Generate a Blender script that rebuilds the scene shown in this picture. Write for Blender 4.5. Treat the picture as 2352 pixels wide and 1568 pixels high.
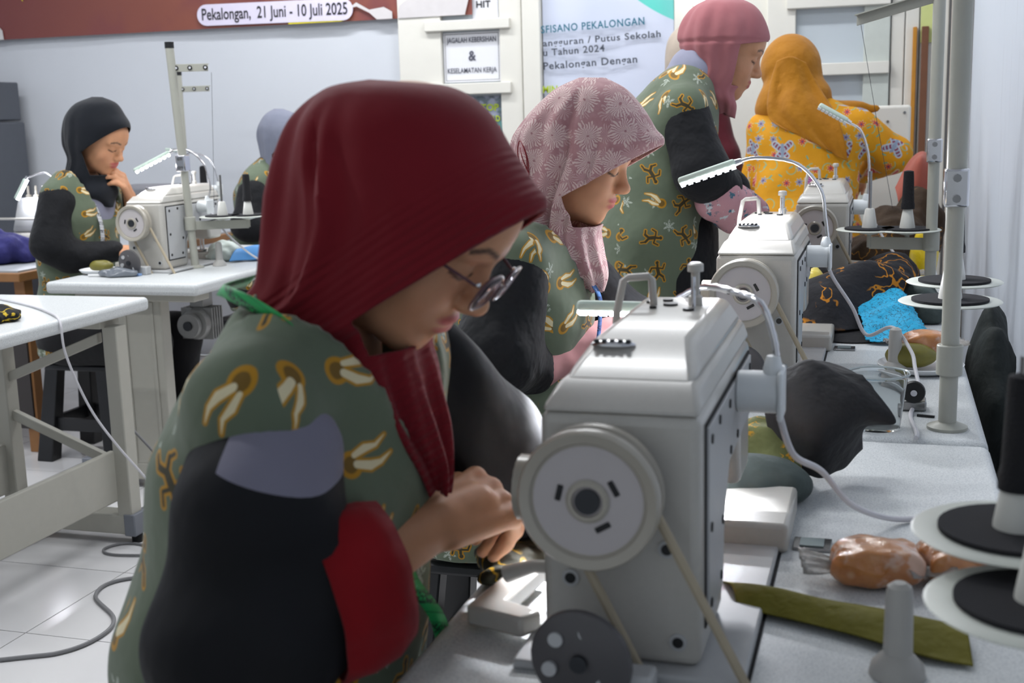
import bpy, bmesh, math, random
import numpy as np
from mathutils import Vector, Matrix, Euler
random.seed(7)
for _o in list(bpy.data.objects):
    bpy.data.objects.remove(_o, do_unlink=True)
scene = bpy.context.scene
COL = scene.collection
PI = math.pi

# ---------------------------------------------------------------- camera
YAW, PITCH, ROLL = math.radians(17.154), math.radians(10.414), 0.028
fw = Vector((-math.sin(YAW)*math.cos(PITCH), math.cos(YAW)*math.cos(PITCH), -math.sin(PITCH)))
r0 = fw.cross(Vector((0, 0, 1))).normalized()
u0 = r0.cross(fw)
rr = r0*math.cos(ROLL) - u0*math.sin(ROLL)
uu = u0*math.cos(ROLL) + r0*math.sin(ROLL)
cam_d = bpy.data.cameras.new('camera')
cam = bpy.data.objects.new('camera', cam_d)
COL.objects.link(cam)
M = Matrix((rr, uu, -fw)).transposed().to_4x4()
M.translation = Vector((0, 0, 1.28))
cam.matrix_world = M
cam_d.sensor_width = 36.0
cam_d.lens = 36.0*2800/2352
cam_d.clip_start = 0.02
cam_d.dof.use_dof = True
cam_d.dof.focus_distance = 2.35
cam_d.dof.aperture_fstop = 7.5
scene.camera = cam

# ---------------------------------------------------------------- world, lamps, exposure
world = bpy.data.worlds.new('world'); scene.world = world
world.use_nodes = True
bg = world.node_tree.nodes['Background']
bg.inputs[0].default_value = (0.86, 0.93, 1.0, 1)
bg.inputs[1].default_value = 0.47
scene.view_settings.view_transform = 'Standard'
scene.view_settings.look = 'None'
scene.view_settings.exposure = 0.12
scene.view_settings.gamma = 1.0
scene.view_settings.use_curve_mapping = False
scene.cycles.max_bounces = 6; scene.cycles.diffuse_bounces = 3; scene.cycles.glossy_bounces = 3; scene.cycles.transmission_bounces = 6
scene.cycles.adaptive_threshold = 0.03
CEIL = 2.95
LAMPS = [(-0.95, 3.0), (-0.95, 5.0), (-2.6, 1.2), (-2.6, 3.2), (-2.6, 5.2), (-4.2, 2.2), (-4.2, 4.4)]
LAMP_W = 22.5

# ---------------------------------------------------------------- helpers
def link(o, parent=None):
    COL.objects.link(o)
    if parent is not None: o.parent = parent
    return o
def tag(o, label, cat, group=None):
    o['label'] = label; o['category'] = cat
    if group: o['group'] = group
    return o
def thing(name, label, cat, loc=(0, 0, 0), rz=0.0, group=None):
    o = bpy.data.objects.new(name, None); link(o)
    o.empty_display_size = 0.05
    o.location = loc; o.rotation_euler = (0, 0, rz)
    return tag(o, label, cat, group)
def copy_tree(o, parent=None):
    c = o.copy(); COL.objects.link(c)
    if parent is not None:
        c.parent = parent
    for ch in list(o.children): copy_tree(ch, c)
    return c

class MB:
    """collects geometry for ONE mesh"""
    def __init__(self): self.v = []; self.f = []; self.uv = None
    def add(self, vs, fs):
        b = len(self.v); self.v += [tuple(p) for p in vs]; self.f += [tuple(i+b for i in f) for f in fs]; return self
    def box(self, x0, x1, y0, y1, z0, z1):
        return self.add([(x0,y0,z0),(x1,y0,z0),(x1,y1,z0),(x0,y1,z0),(x0,y0,z1),(x1,y0,z1),(x1,y1,z1),(x0,y1,z1)],
            [(3,2,1,0),(4,5,6,7),(0,1,5,4),(1,2,6,5),(2,3,7,6),(3,0,4,7)])
    def obox(self, c, ax, ay, az):
        c, ax, ay, az = map(Vector, (c, ax, ay, az))
        vs = [c+sx*ax+sy*ay+sz*az for sz in (-1,1) for sx, sy in ((-1,-1),(1,-1),(1,1),(-1,1))]
        return self.add(vs, [(3,2,1,0),(4,5,6,7),(0,1,5,4),(1,2,6,5),(2,3,7,6),(3,0,4,7)])
    def frustum(self, r0, z0, r1, z1):   # rects (x0,x1,y0,y1)
        a = [(r0[0],r0[2],z0),(r0[1],r0[2],z0),(r0[1],r0[3],z0),(r0[0],r0[3],z0)]
        b = [(r1[0],r1[2],z1),(r1[1],r1[2],z1),(r1[1],r1[3],z1),(r1[0],r1[3],z1)]
        return self.add(a+b, [(3,2,1,0),(4,5,6,7),(0,1,5,4),(1,2,6,5),(2,3,7,6),(3,0,4,7)])
    def cyl(self, p0, p1, ra, rb=None, n=20, caps=True):
        rb = ra if rb is None else rb
        p0, p1 = Vector(p0), Vector(p1); d = (p1-p0).normalized()
        a = d.orthogonal().normalized(); b = d.cross(a)
        vs = []
        for p, r in ((p0, ra), (p1, rb)):
            for i in range(n):
                t = 2*PI*i/n; vs.append(p+a*(r*math.cos(t))+b*(r*math.sin(t)))
        fs = [(i, (i+1) % n, n+(i+1) % n, n+i) for i in range(n)]
        if caps: fs += [tuple(range(n-1, -1, -1)), tuple(range(n, 2*n))]
        return self.add(vs, fs)
    def lathe(self, prof, o, axis=(0,0,1), n=32, closed=False):
        """prof: (radius, height) list along axis from o"""
        o = Vector(o); d = Vector(axis).normalized(); a = d.orthogonal().normalized(); b = d.cross(a)
        vs = []; m = len(prof)
        for r, h in prof:
            for i in range(n):
                t = 2*PI*i/n; vs.append(o+d*h+a*(r*math.cos(t))+b*(r*math.sin(t)))
        if closed:
            return self.add(vs, [(k*n+i, k*n+(i+1) % n, ((k+1) % m)*n+(i+1) % n, ((k+1) % m)*n+i) for k in range(m) for i in range(n)])
        fs = [(k*n+i, k*n+(i+1) % n, (k+1)*n+(i+1) % n, (k+1)*n+i) for k in range(m-1) for i in range(n)]
        fs += [tuple(range(n-1, -1, -1)), tuple(range((m-1)*n, m*n))]
        return self.add(vs, fs)
    def tube(self, pts, r, n=10, flat=None):
        pts = [Vector(p) for p in pts]; m = len(pts); vs = []; prev = None
        for k, p in enumerate(pts):
            d = (pts[min(k+1, m-1)]-pts[max(k-1, 0)]).normalized()
            if prev is None: a = d.orthogonal().normalized()
            else: a = (prev - d*prev.dot(d)); a = a.normalized() if a.length > 1e-6 else d.orthogonal().normalized()
            prev = a; b = d.cross(a); rk = r[k] if isinstance(r, (list, tuple)) else r
            for i in range(n):
                t = 2*PI*i/n; vs.append(p+a*(rk*math.cos(t))+b*(rk*math.sin(t)*(flat or 1)))
        fs = [(k*n+i, k*n+(i+1) % n, (k+1)*n+(i+1) % n, (k+1)*n+i) for k in range(m-1) for i in range(n)]
        fs += [tuple(range(n-1, -1, -1)), tuple(range((m-1)*n, m*n))]
        return self.add(vs, fs)
    def prism(self, poly, fn0, fn1):
        n = len(poly)
        vs = [fn0(*p) for p in poly]+[fn1(*p) for p in poly]
        fs = [(i, (i+1) % n, n+(i+1) % n, n+i) for i in range(n)]+[tuple(range(n-1, -1, -1)), tuple(range(n, 2*n))]
        return self.add(vs, fs)
    def ball(self, c, rx, ry=None, rz=None, n=16, m=10):
        ry = rx if ry is None else ry; rz = rx if rz is None else rz
        vs = [(c[0], c[1], c[2]-rz)]
        for k in range(1, m):
            t = -PI/2+PI*k/m
            for i in range(n):
                p = 2*PI*i/n; vs.append((c[0]+rx*math.cos(t)*math.cos(p), c[1]+ry*math.cos(t)*math.sin(p), c[2]+rz*math.sin(t)))
        vs.append((c[0], c[1], c[2]+rz)); L = len(vs)-1
        fs = [(0, 1+(i+1) % n, 1+i) for i in range(n)]
        fs += [(1+k*n+i, 1+k*n+(i+1) % n, 1+(k+1)*n+(i+1) % n, 1+(k+1)*n+i) for k in range(m-2) for i in range(n)]
        fs += [(1+(m-2)*n+i, 1+(m-2)*n+(i+1) % n, L) for i in range(n)]
        return self.add(vs, fs)
    def build(self, name, mat, parent=None, bevel=0, seg=2, smooth=True, off=None, recalc=True):
        return mesh_obj(name, self.v, self.f, mat, parent, bevel, seg, smooth, off, recalc)

def mesh_obj(name, v, f, mat, parent=None, bevel=0, seg=2, smooth=True, off=None, recalc=True, uv=None):
    me = bpy.data.meshes.new(name)
    if off is not None:
        ox, oy, oz = off; v = [(p[0]-ox, p[1]-oy, p[2]-oz) for p in v]
    me.from_pydata([tuple(map(float, p)) for p in v], [], [tuple(int(i) for i in q) for q in f])
    if recalc:
        bm = bmesh.new(); bm.from_mesh(me); bmesh.ops.recalc_face_normals(bm, faces=bm.faces); bm.to_mesh(me); bm.free()
    if uv is not None:
        l = me.uv_layers.new(name='UVMap')
        li = np.empty(len(me.loops), dtype=np.int32); me.loops.foreach_get('vertex_index', li)
        l.data.foreach_set('uv', np.asarray(uv, dtype=np.float32)[li].ravel())
    if mat is not None: me.materials.append(mat)
    o = bpy.data.objects.new(name, me); link(o, parent)
    if bevel:
        b = o.modifiers.new('bevel', 'BEVEL'); b.width = bevel; b.segments = seg; b.limit_method = 'ANGLE'; b.angle_limit = math.radians(35)
        b.harden_normals = False
    if smooth:
        me.polygons.foreach_set('use_smooth', [True]*len(me.polygons))
        me.set_sharp_from_angle(angle=math.radians(38))
    return o

def struct(o):
    o['kind'] = 'structure'; return o

# ---- catmull-rom through points
def crom(pts, n):
    P = np.asarray(pts, float); m = len(P); out = []
    t = np.linspace(0, m-1, n)
    for q in t:
        i = min(int(q), m-2); s = q-i
        p0 = P[max(i-1, 0)]; p1 = P[i]; p2 = P[i+1]; p3 = P[min(i+2, m-1)]
        out.append(0.5*((2*p1)+(-p0+p2)*s+(2*p0-5*p1+4*p2-p3)*s*s+(-p0+3*p1-3*p2+p3)*s**3))
    return np.array(out)

# ---- implicit surfaces (for bodies, garments, heaps)
def smin(a, b, k):
    if k <= 0: return np.minimum(a, b)
    h = np.clip(0.5+0.5*(b-a)/k, 0, 1)
    return b*(1-h)+a*h-k*h*(1-h)
def smax(a, b, k): return -smin(-a, -b, k)
def d_cap(P, a, b, ra, rb, sy=1.0):
    a = np.array(a, float); b = np.array(b, float)
    x = P[0]-a[0]; y = (P[1]-a[1])/sy; z = P[2]-a[2]
    d = b-a; d = np.array([d[0], d[1]/sy, d[2]]); L = max(d@d, 1e-9)
    t = np.clip((x*d[0]+y*d[1]+z*d[2])/L, 0, 1)
    return np.sqrt((x-t*d[0])**2+(y-t*d[1])**2+(z-t*d[2])**2)-(ra+(rb-ra)*t)
def d_ell(P, c, r, R=None):
    q = [P[0]-c[0], P[1]-c[1], P[2]-c[2]]
    if R is not None:
        R = np.array(R); q = [R[0, i]*q[0]+R[1, i]*q[1]+R[2, i]*q[2] for i in range(3)]
    k0 = np.sqrt((q[0]/r[0])**2+(q[1]/r[1])**2+(q[2]/r[2])**2)
    return (k0-1)*min(r)
def d_plane(P, pt, n):
    n = np.array(n, float); n /= np.linalg.norm(n)
    return (P[0]-pt[0])*n[0]+(P[1]-pt[1])*n[1]+(P[2]-pt[2])*n[2]
def wav(P, f, s=0.0):
    """cheap smooth noise in -1..1"""
    x, y, z = P
    return (np.sin(f*(x+0.7*y)+1.3+s+0.9*np.sin(f*0.63*z+s*1.7))*np.cos(f*0.8*(z-0.4*x)+2.1*s)+
            0.6*np.sin(f*1.9*(y+0.5*z)+0.8*np.sin(f*1.3*x+s)+s*0.6))/1.6
def snet(fn, lo, hi, h):
    lo = np.array(lo, float); hi = np.array(hi, float)
    n = np.ceil((hi-lo)/h).astype(int)+1
    ax = [lo[i]+h*np.arange(n[i]) for i in range(3)]
    X, Y, Z = np.meshgrid(*ax, indexing='ij', sparse=False)
    D = fn((X, Y, Z)).astype(np.float64)
    D = np.where(np.abs(D) < 1e-9, 1e-9, D)
    ins = D < 0
    c = tuple(slice(0, -1) for _ in range(3))
    cnt = np.zeros(tuple(n-1), int)
    def corner(A, i, j, k): return A[i:n[0]-1+i, j:n[1]-1+j, k:n[2]-1+k]
    for i in (0, 1):
        for j in (0, 1):
            for k in (0, 1): cnt += corner(ins, i, j, k)
    act = (cnt > 0) & (cnt < 8)
    I, J, K = np.nonzero(act)
    if len(I) == 0: return np.zeros((0, 3)), []
    idx = -np.ones(act.shape, int); idx[I, J, K] = np.arange(len(I))
    acc = np.zeros((len(I), 3)); num = np.zeros(len(I))
    cs = [(0,0,0),(1,0,0),(0,1,0),(1,1,0),(0,0,1),(1,0,1),(0,1,1),(1,1,1)]
    for a in range(8):
        for b in range(a+1, 8):
            df = [cs[b][t]-cs[a][t] for t in range(3)]
            if sum(abs(q) for q in df) != 1: continue
            da = D[I+cs[a][0], J+cs[a][1], K+cs[a][2]]; db = D[I+cs[b][0], J+cs[b][1], K+cs[b][2]]
            m = (da < 0) != (db < 0); t = np.where(m, da/(da-db+1e-30), 0)
            for q in range(3): acc[:, q] += np.where(m, cs[a][q]+t*df[q], 0)
            num += m
    V = lo+h*(np.stack([I, J, K], 1)+acc/np.maximum(num, 1)[:, None])
    F = []
    for axn in range(3):
        s0 = [slice(0, n[q]) for q in range(3)]; s1 = list(s0)
        s0[axn] = slice(0, n[axn]-1); s1[axn] = slice(1, n[axn])
        A = ins[tuple(s0)]; B = ins[tuple(s1)]
        i, j, k = np.nonzero(A != B); g = [i, j, k]
        o1, o2 = [q for q in range(3) if q != axn]
        ok = (g[o1] > 0) & (g[o2] > 0) & (g[o1] < n[o1]-1) & (g[o2] < n[o2]-1)
        g = [q[ok] for q in g]; aa = A[tuple(g)]
        def at(d1, d2):
            h_ = [q.copy() for q in g]; h_[o1] = h_[o1]+d1; h_[o2] = h_[o2]+d2; return idx[tuple(h_)]
        q4 = np.stack([at(-1, -1), at(0, -1), at(0, 0), at(-1, 0)], 1)
        flip = aa if axn != 1 else ~aa
        q4 = np.where(flip[:, None], q4, q4[:, ::-1])
        F.append(q4)
    return V, np.concatenate(F)
def sdf_obj(name, fn, lo, hi, h, mat, parent=None, off=(0, 0, 0), smooth_it=1):
    V, F = snet(fn, lo, hi, h)
    V = relax(V, F, smooth_it)
    return fast_mesh(name, V-np.array(off), F, mat, parent)
def relax(V, F, it):
    F = np.asarray(F)
    for _ in range(it):
        acc = np.zeros_like(V); cn = np.zeros(len(V))
        for a in range(4):
            b = (a+1) % 4
            np.add.at(acc, F[:, a], V[F[:, b]]); np.add.at(acc, F[:, b], V[F[:, a]])
            np.add.at(cn, F[:, a], 1); np.add.at(cn, F[:, b], 1)
        V = 0.5*V+0.5*acc/np.maximum(cn, 1)[:, None]
    return V
def fast_mesh(name, V, F, mat, parent=None, smooth=True, uv=None, link_it=True):
    F = np.asarray(F); nf = len(F)
    me = bpy.data.meshes.new(name)
    me.vertices.add(len(V)); me.vertices.foreach_set('co', np.asarray(V, np.float32).ravel())
    k = F.shape[1]
    me.loops.add(nf*k); me.loops.foreach_set('vertex_index', F.astype(np.int32).ravel())
    me.polygons.add(nf); me.polygons.foreach_set('loop_start', np.arange(0, nf*k, k, dtype=np.int32))
    me.update(calc_edges=True); me.validate()
    me.polygons.foreach_set('use_smooth', [smooth]*len(me.polygons))
    if uv is not None:
        l = me.uv_layers.new(name='UVMap')
        l.data.foreach_set('uv', np.asarray(uv, np.float32)[F.ravel()].ravel())
    if mat is not None: me.materials.append(mat)
    o = bpy.data.objects.new(name, me)
    if link_it: link(o, parent)
    return o

# ---------------------------------------------------------------- materials
def srgb(h):
    if isinstance(h, str):
        h = h.lstrip('#'); c = [int(h[i:i+2], 16)/255 for i in (0, 2, 4)]
    else: c = [q/255 for q in h]
    return tuple((q/12.92 if q <= 0.04045 else ((q+0.055)/1.055)**2.4) for q in c)+(1.0,)
MATS = {}
class NT:
    """tiny node helper"""
    def __init__(self, m): self.t = m.node_tree; self.n = self.t.nodes; self.l = self.t.links
    def new(self, typ, **kw):
        x = self.n.new(typ)
        for k, v in kw.items(): setattr(x, k, v)
        return x
    def put(self, sock, v):
        if v is None: return
        if hasattr(v, 'default_value') and hasattr(v, 'links'): self.l.new(v, sock)
        else: sock.default_value = v
    def m(self, op, a, b=None, c=None, clamp=False):
        x = self.new('ShaderNodeMath', operation=op); x.use_clamp = clamp
        self.put(x.inputs[0], a); self.put(x.inputs[1], b); self.put(x.inputs[2], c); return x.outputs[0]
    def v(self, op, a, b=None, s=None):
        x = self.new('ShaderNodeVectorMath', operation=op)
        self.put(x.inputs[0], a)
        if b is not None: self.put(x.inputs[1], b)
        if s is not None: self.put(x.inputs['Scale'], s)
        return x.outputs['Value'] if op in ('LENGTH', 'DOT_PRODUCT', 'DISTANCE') else x.outputs['Vector']
    def mix(self, f, a, b):
        x = self.new('ShaderNodeMix', data_type='RGBA'); self.put(x.inputs[0], f); self.put(x.inputs[6], a); self.put(x.inputs[7], b); return x.outputs[2]
    def step(self, d, e0, e1):   # smooth 1 below e0 -> 0 above e1
        x = self.new('ShaderNodeMapRange', interpolation_type='SMOOTHSTEP')
        self.put(x.inputs[0], d); x.inputs[1].default_value = e0; x.inputs[2].default_value = e1; x.inputs[3].default_value = 1; x.inputs[4].default_value = 0
        return x.outputs[0]
    def xyz(self, v):
        x = self.new('ShaderNodeSeparateXYZ'); self.put(x.inputs[0], v); return x.outputs
    def comb(self, a, b, c=0.0):
        x = self.new('ShaderNodeCombineXYZ'); self.put(x.inputs[0], a); self.put(x.inputs[1], b); self.put(x.inputs[2], c); return x.outputs[0]
    def noise(self, vec, scale, detail=3.0, rough=0.5):
        x = self.new('ShaderNodeTexNoise'); self.put(x.inputs['Vector'], vec); x.inputs['Scale'].default_value = scale
        x.inputs['Detail'].default_value = detail; x.inputs['Roughness'].default_value = rough; return x.outputs[0]
def base_mat(name):
    m = bpy.data.materials.new(name); m.use_nodes = True
    t = NT(m); b = t.n['Principled BSDF']; MATS[name] = m
    return m, t, b
def mat(name, col, rough=0.5, metal=0.0, var=0.06, scale=30.0, bump=0.0, bscale=None, spec=0.5, sheen=0.0, coat=0.0, trans=0.0, ior=1.45, emit=None, estr=0.0, sss=0.0, alpha=None):
    if name in MATS: return MATS[name]
    m, t, b = base_mat(name)
    c = srgb(col)
    tc = t.new('ShaderNodeTexCoord').outputs['Object']
    n = t.noise(tc, scale, 4)
    f = t.m('MULTIPLY_ADD', n, 2*var, 1-var)
    col_s = t.v('SCALE', c[:3], s=f)
    t.l.new(col_s, b.inputs['Base Color'])
    b.inputs['Roughness'].default_value = rough; b.inputs['Metallic'].default_value = metal
    b.inputs['Specular IOR Level'].default_value = spec
    b.inputs['IOR'].default_value = ior
    if sheen: b.inputs['Sheen Weight'].default_value = sheen; b.inputs['Sheen Roughness'].default_value = 0.6
    if coat: b.inputs['Coat Weight'].default_value = coat; b.inputs['Coat Roughness'].default_value = 0.15
    if trans: b.inputs['Transmission Weight'].default_value = trans
    if sss: b.inputs['Subsurface Weight'].default_value = sss; b.inputs['Subsurface Radius'].default_value = (0.012, 0.005, 0.003); b.inputs['Subsurface Scale'].default_value = 0.5
    if emit is not None:
        b.inputs['Emission Color'].default_value = srgb(emit); b.inputs['Emission Strength'].default_value = estr
    if alpha is not None: b.inputs['Alpha'].default_value = alpha
    if bump:
        bn = t.new('ShaderNodeBump'); bn.inputs['Strength'].default_value = bump; bn.inputs['Distance'].default_value = 0.01
        t.l.new(t.noise(tc, bscale or scale, 5, 0.6), bn.inputs['Height']); t.l.new(bn.outputs[0], b.inputs['Normal'])
    return m
# ---------------------------------------------------------------- shared materials
M_wall = mat('painted_wall', (206, 210, 217), 0.75, var=0.03, scale=3, bump=0.05, bscale=60)
M_ceil = mat('ceiling_paint', (225, 227, 230), 0.85, var=0.02, scale=3)
M_cream = mat('cream_painted_wood', (222, 220, 212), 0.5, var=0.04, scale=9, bump=0.06, bscale=40)
M_tile = mat('white_floor_tile', (214, 213, 214), 0.16, var=0.05, scale=4, spec=0.5)
M_grout = mat('grey_grout', (120, 112, 104), 0.9, var=0.15)
M_glass = mat('window_glass', (192, 201, 208), 0.08, var=0.04, scale=6, spec=0.6)
M_paper = mat('white_paper', (226, 227, 233), 0.6, var=0.015)
M_ink = mat('black_ink', (38, 38, 42), 0.7)
M_steel = mat('steel', (150, 150, 150), 0.25, metal=1.0, var=0.04)
M_chrome = mat('chrome', (215, 215, 218), 0.12, metal=1.0, var=0.02)
M_black = mat('black_plastic', (22, 23, 26), 0.45)
M_rubber = mat('black_rubber', (28, 28, 30), 0.8)
M_foam = mat('black_foam', (33, 33, 37), 0.95, bump=0.4, bscale=600)

# back wall keeps an opening nowhere: windows are set on it. Scratched right wall
def make_rightwall():
    m, t, b = base_mat('scuffed_wall')
    tc = t.new('ShaderNodeTexCoord').outputs['Object']
    mp = t.new('ShaderNodeMapping'); t.l.new(tc, mp.inputs[0]); mp.inputs['Scale'].default_value = (1, 9.0, 0.45)
    n = t.noise(mp.outputs[0], 3.0, 6, 0.65)
    s = t.step(n, 0.30, 0.42)
    mp2 = t.new('ShaderNodeMapping'); t.l.new(tc, mp2.inputs[0]); mp2.inputs['Scale'].default_value = (1, 60.0, 0.8)
    n2 = t.step(t.noise(mp2.outputs[0], 1.2, 3), 0.24, 0.30)
    c = t.mix(t.m('MULTIPLY', s, 0.35), srgb((208, 216, 228)), srgb((150, 152, 165)))
    c = t.mix(t.m('MULTIPLY', n2, 0.5), c, srgb((120, 118, 130)))
    t.l.new(c, b.inputs['Base Color']); b.inputs['Roughness'].default_value = 0.6
    return m
M_wallr = make_rightwall()
XR, XL, YB, YF = 0.33, -5.3, 6.0, -1.6
def slab(name, x0, x1, y0, y1, z0, z1, m):
    return struct(MB().box(x0, x1, y0, y1, z0, z1).build(name, m, smooth=False))
slab('wall_back', XL-0.1, XR+0.1, YB, YB+0.12, 0, CEIL, M_wall)
slab('wall_right', XR, XR+0.1, YF, YB, 0, CEIL, M_wallr)
slab('wall_left', XL-0.1, XL, YF, YB, 0, CEIL, M_wall)
slab('ceiling', XL-0.1, XR+0.1, YF, YB+0.12, CEIL, CEIL+0.08, M_ceil)
floor = slab('floor', XL, XR, YF, YB, -0.06, -0.004, M_grout)
TS = 0.435
tile_me = None
for i in range(-9, 5):
    for j in range(-7, 9):
        x0 = -2.105+i*TS; y0 = 2.47+j*TS
        if x0+TS > XR+0.02 or x0 < XL or y0+TS > YB+0.0 or y0 < 0.2: continue
        if tile_me is None:
            o = MB().box(0.0016, TS-0.0016, 0.0016, TS-0.0016, -0.02, 0.0).build('floor_tile', M_tile, floor, smooth=False)
            tile_me = o.data
        else:
            o = bpy.data.objects.new('floor_tile', tile_me); link(o, floor)
        o.location = (x0, y0, 0)

# ceiling lamps
M_tube = mat('lamp_tube', (255, 255, 255), 0.4, emit=(245, 250, 255), estr=3.0)
M_fix = mat('lamp_housing', (235, 236, 238), 0.4)
for k, (x, y) in enumerate(LAMPS):
    t = thing('ceiling_lamp', 'slim ceiling tube lamp overhead, out of the picture', 'lamp', (x, y, CEIL), 0, 'tube lamps under the ceiling')
    MB().box(-0.62, 0.62, -0.05, 0.05, -0.04, 0.0).build('housing', M_fix, t, bevel=0.005)
    MB().cyl((-0.58, 0, -0.06), (0.58, 0, -0.06), 0.015).build('tube', M_tube, t)
    L = bpy.data.lights.new('tube_light', 'AREA'); L.shape = 'RECTANGLE'; L.size = 1.16; L.size_y = 0.12; L.energy = LAMP_W*(0.65 if x < -4 else 1.0); L.color = (0.97, 0.985, 1.0)
    lo = bpy.data.objects.new('tube_light', L); link(lo, t); lo.location = (0, 0, -0.09)

# ---- lettering helper (flat print)
def text_mesh(body, size, bold=0.0, spacing=1.0, align='LEFT'):
    cu = bpy.data.curves.new('t', 'FONT'); cu.body = body; cu.size = size; cu.offset = bold; cu.space_character = spacing
    cu.align_x = align; cu.resolution_u = 3
    o = bpy.data.objects.new('t', cu); COL.objects.link(o)
    bpy.context.view_layer.update()
    dg = bpy.context.evaluated_depsgraph_get()
    me = bpy.data.meshes.new_from_object(o.evaluated_get(dg))
    bpy.data.objects.remove(o, do_unlink=True); bpy.data.curves.remove(cu)
    return me
def lettering(parent, body, x, z, width, m, y=-0.004, bold=0.0, spacing=1.0, tilt=0.0, height=None, name='lettering'):
    """text standing on a vertical sheet, local x right, z up, facing -y; scaled to width"""
    me = text_mesh(body, 1.0, bold, spacing)
    co = np.empty(len(me.vertices)*3, np.float32); me.vertices.foreach_get('co', co); co = co.reshape(-1, 3)
    w = co[:, 0].max()-co[:, 0].min(); s = width/w
    sx = s; sz = s if height is None else height/0.73
    out = np.stack([(co[:, 0]-co[:, 0].min())*sx, np.full(len(co), 0.0), co[:, 1]*sz], 1)
    F = [tuple(p.vertices) for p in me.polygons]; bpy.data.meshes.remove(me)
    iv = sorted((min(co[v, 0] for v in f), max(co[v, 0] for v in f), k) for k, f in enumerate(F))
    words = [[]]; cur = -9
    for a, b, k in iv:                       # one object for each word
        if words[-1] and a-cur > 0.19: words.append([])
        words[-1].append(k); cur = max(cur, b)
    for wd in words:
        ids = sorted({v for k in wd for v in F[k]}); mp = {v: i for i, v in enumerate(ids)}
        o = mesh_obj(name, [tuple(out[v]) for v in ids], [tuple(mp[v] for v in F[k]) for k in wd], m, parent, smooth=False, recalc=False)
        o.location = (x, y, z); o.rotation_euler = (0, -tilt, 0)
def sheet(name, w, h, m, parent, amp=0.0, nx=40, nz=14, th=0.002, y=0.0, x=0.0, z=0.0, seed=0.0, freq=6):
    """a hanging sheet, local x 0..w, z 0..h, gentle waves, real thickness"""
    X = np.linspace(0, w, nx); Z = np.linspace(0, h, nz); V = []; F = []
    for zz in Z:
        for xx in X:
            V.append((x+xx, y-amp*(math.sin(freq*xx+seed+1.5*zz)+0.5*math.sin(freq*2.3*xx-3*zz+seed))-amp, z+zz))
    n = len(V); V += [(a, b+th, c) for a, b, c in V]
    for k in range(nz-1):
        for i in range(nx-1):
            a = k*nx+i; F.append((a, a+1, a+nx+1, a+nx)); F.append((n+a, n+a+nx, n+a+nx+1, n+a+1))
    rim = [i for i in range(nx)]+[k*nx+nx-1 for k in range(1, nz)]+[(nz-1)*nx+i for i in range(nx-2, -1, -1)]+[k*nx for k in range(nz-2, 0, -1)]
    for q in range(len(rim)):
        a, b = rim[q], rim[(q+1) % len(rim)]; F.append((b, a, n+a, n+b))
    return mesh_obj(name, V, F, m, parent)
def flat_shape(name, pts, m, parent, y, th=0.002):
    return MB().prism(pts, lambda a, b: (a, y, b), lambda a, b: (a, y-th, b)).build(name, m, parent, smooth=False)
def pill(x0, x1, z0, z1, n=10, tilt=0.0):
    r = (z1-z0)/2; zc = (z0+z1)/2; P = []
    for i in range(n+1): a = PI/2+PI*i/n; P.append((x0+r+r*math.cos(a), zc+r*math.sin(a)))
    for i in range(n+1): a = -PI/2+PI*i/n; P.append((x1-r+r*math.cos(a), zc+r*math.sin(a)))
    return [(x, z+(x-x0)*tilt) for x, z in P]

# ---- brown banner over the white wall
def banner_mat():
    m, t, b = base_mat('brown_banner_print')
    tc = t.new('ShaderNodeTexCoord').outputs['Object']
    x, y, z = t.xyz(tc)
    f = t.m('MULTIPLY', t.m('ADD', x, 0.0), 1/2.9, clamp=True)
    c = t.mix(f, srgb((112, 56, 58)), srgb((150, 88, 62)))
    n = t.noise(tc, 2.5, 3); c = t.mix(t.step(n, 0.35, 0.55), c, srgb((120, 62, 62)))
    t.l.new(c, b.inputs['Base Color']); b.inputs['Roughness'].default_value = 0.45; return m
BX, BZ = -5.1, 1.79
bn = thing('banner', 'wide brown event banner with the dated white caption on the white wall', 'banner', (BX, YB-0.035, BZ))
sheet('banner_sheet', 3.1, 0.85, banner_mat(), bn, amp=0.004, nx=70, nz=14, freq=4)
M_bwhite = mat('banner_white_print', (208, 204, 205), 0.5)
M_bpill = mat('banner_caption_print', (218, 212, 232), 0.5)
M_byel = mat('banner_yellow_print', (222, 208, 40), 0.5)
M_bbrown = mat('banner_dark_print', (104, 50, 52), 0.5)
flat_shape('caption_field', pill(BX*-1-3.545, BX*-1-2.64, 0.015, 0.125, tilt=-0.012), M_bpill, bn, -0.016)
lettering(bn, 'Pekalongan,  21 Juni - 10 Juli 2025', -BX-3.515, 0.045, 0.845, M_ink, y=-0.020, bold=0.012, tilt=-0.012, height=0.062)
flat_shape('yellow_stripe', [(-BX-3.01, 0.0), (-BX-2.71, 0.0), (-BX-2.66, 0.014), (-BX-3.01, 0.016)], M_byel, bn, -0.014)
def blob(cx, pts): return [(cx+a, b) for a, b in pts]
cl = [(0, 0.0), (0.36, 0.0), (0.385, 0.085), (0.30, 0.115), (0.2, 0.10), (0.13, 0.112), (0.06, 0.095), (0.01, 0.06)]
flat_shape('white_cloud', blob(-BX-2.395, cl), M_bwhite, bn, -0.015)
cl2 = [(0, 0.06), (0.05, 0.09), (0.12, 0.05), (0.2, 0.06), (0.245, 0.035), (0.245, 0.0), (0.16, 0.0), (0.12, 0.035), (0.05, 0.07)]
flat_shape('white_wave', blob(-BX-2.67, cl2), M_bwhite, bn, -0.015)
flat_shape('white_corner', [(0.24, 0), (0.31, 0), (0.305, 0.05), (0.28, 0.075), (0.24, 0.085)], M_bwhite, bn, -0.015)
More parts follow.
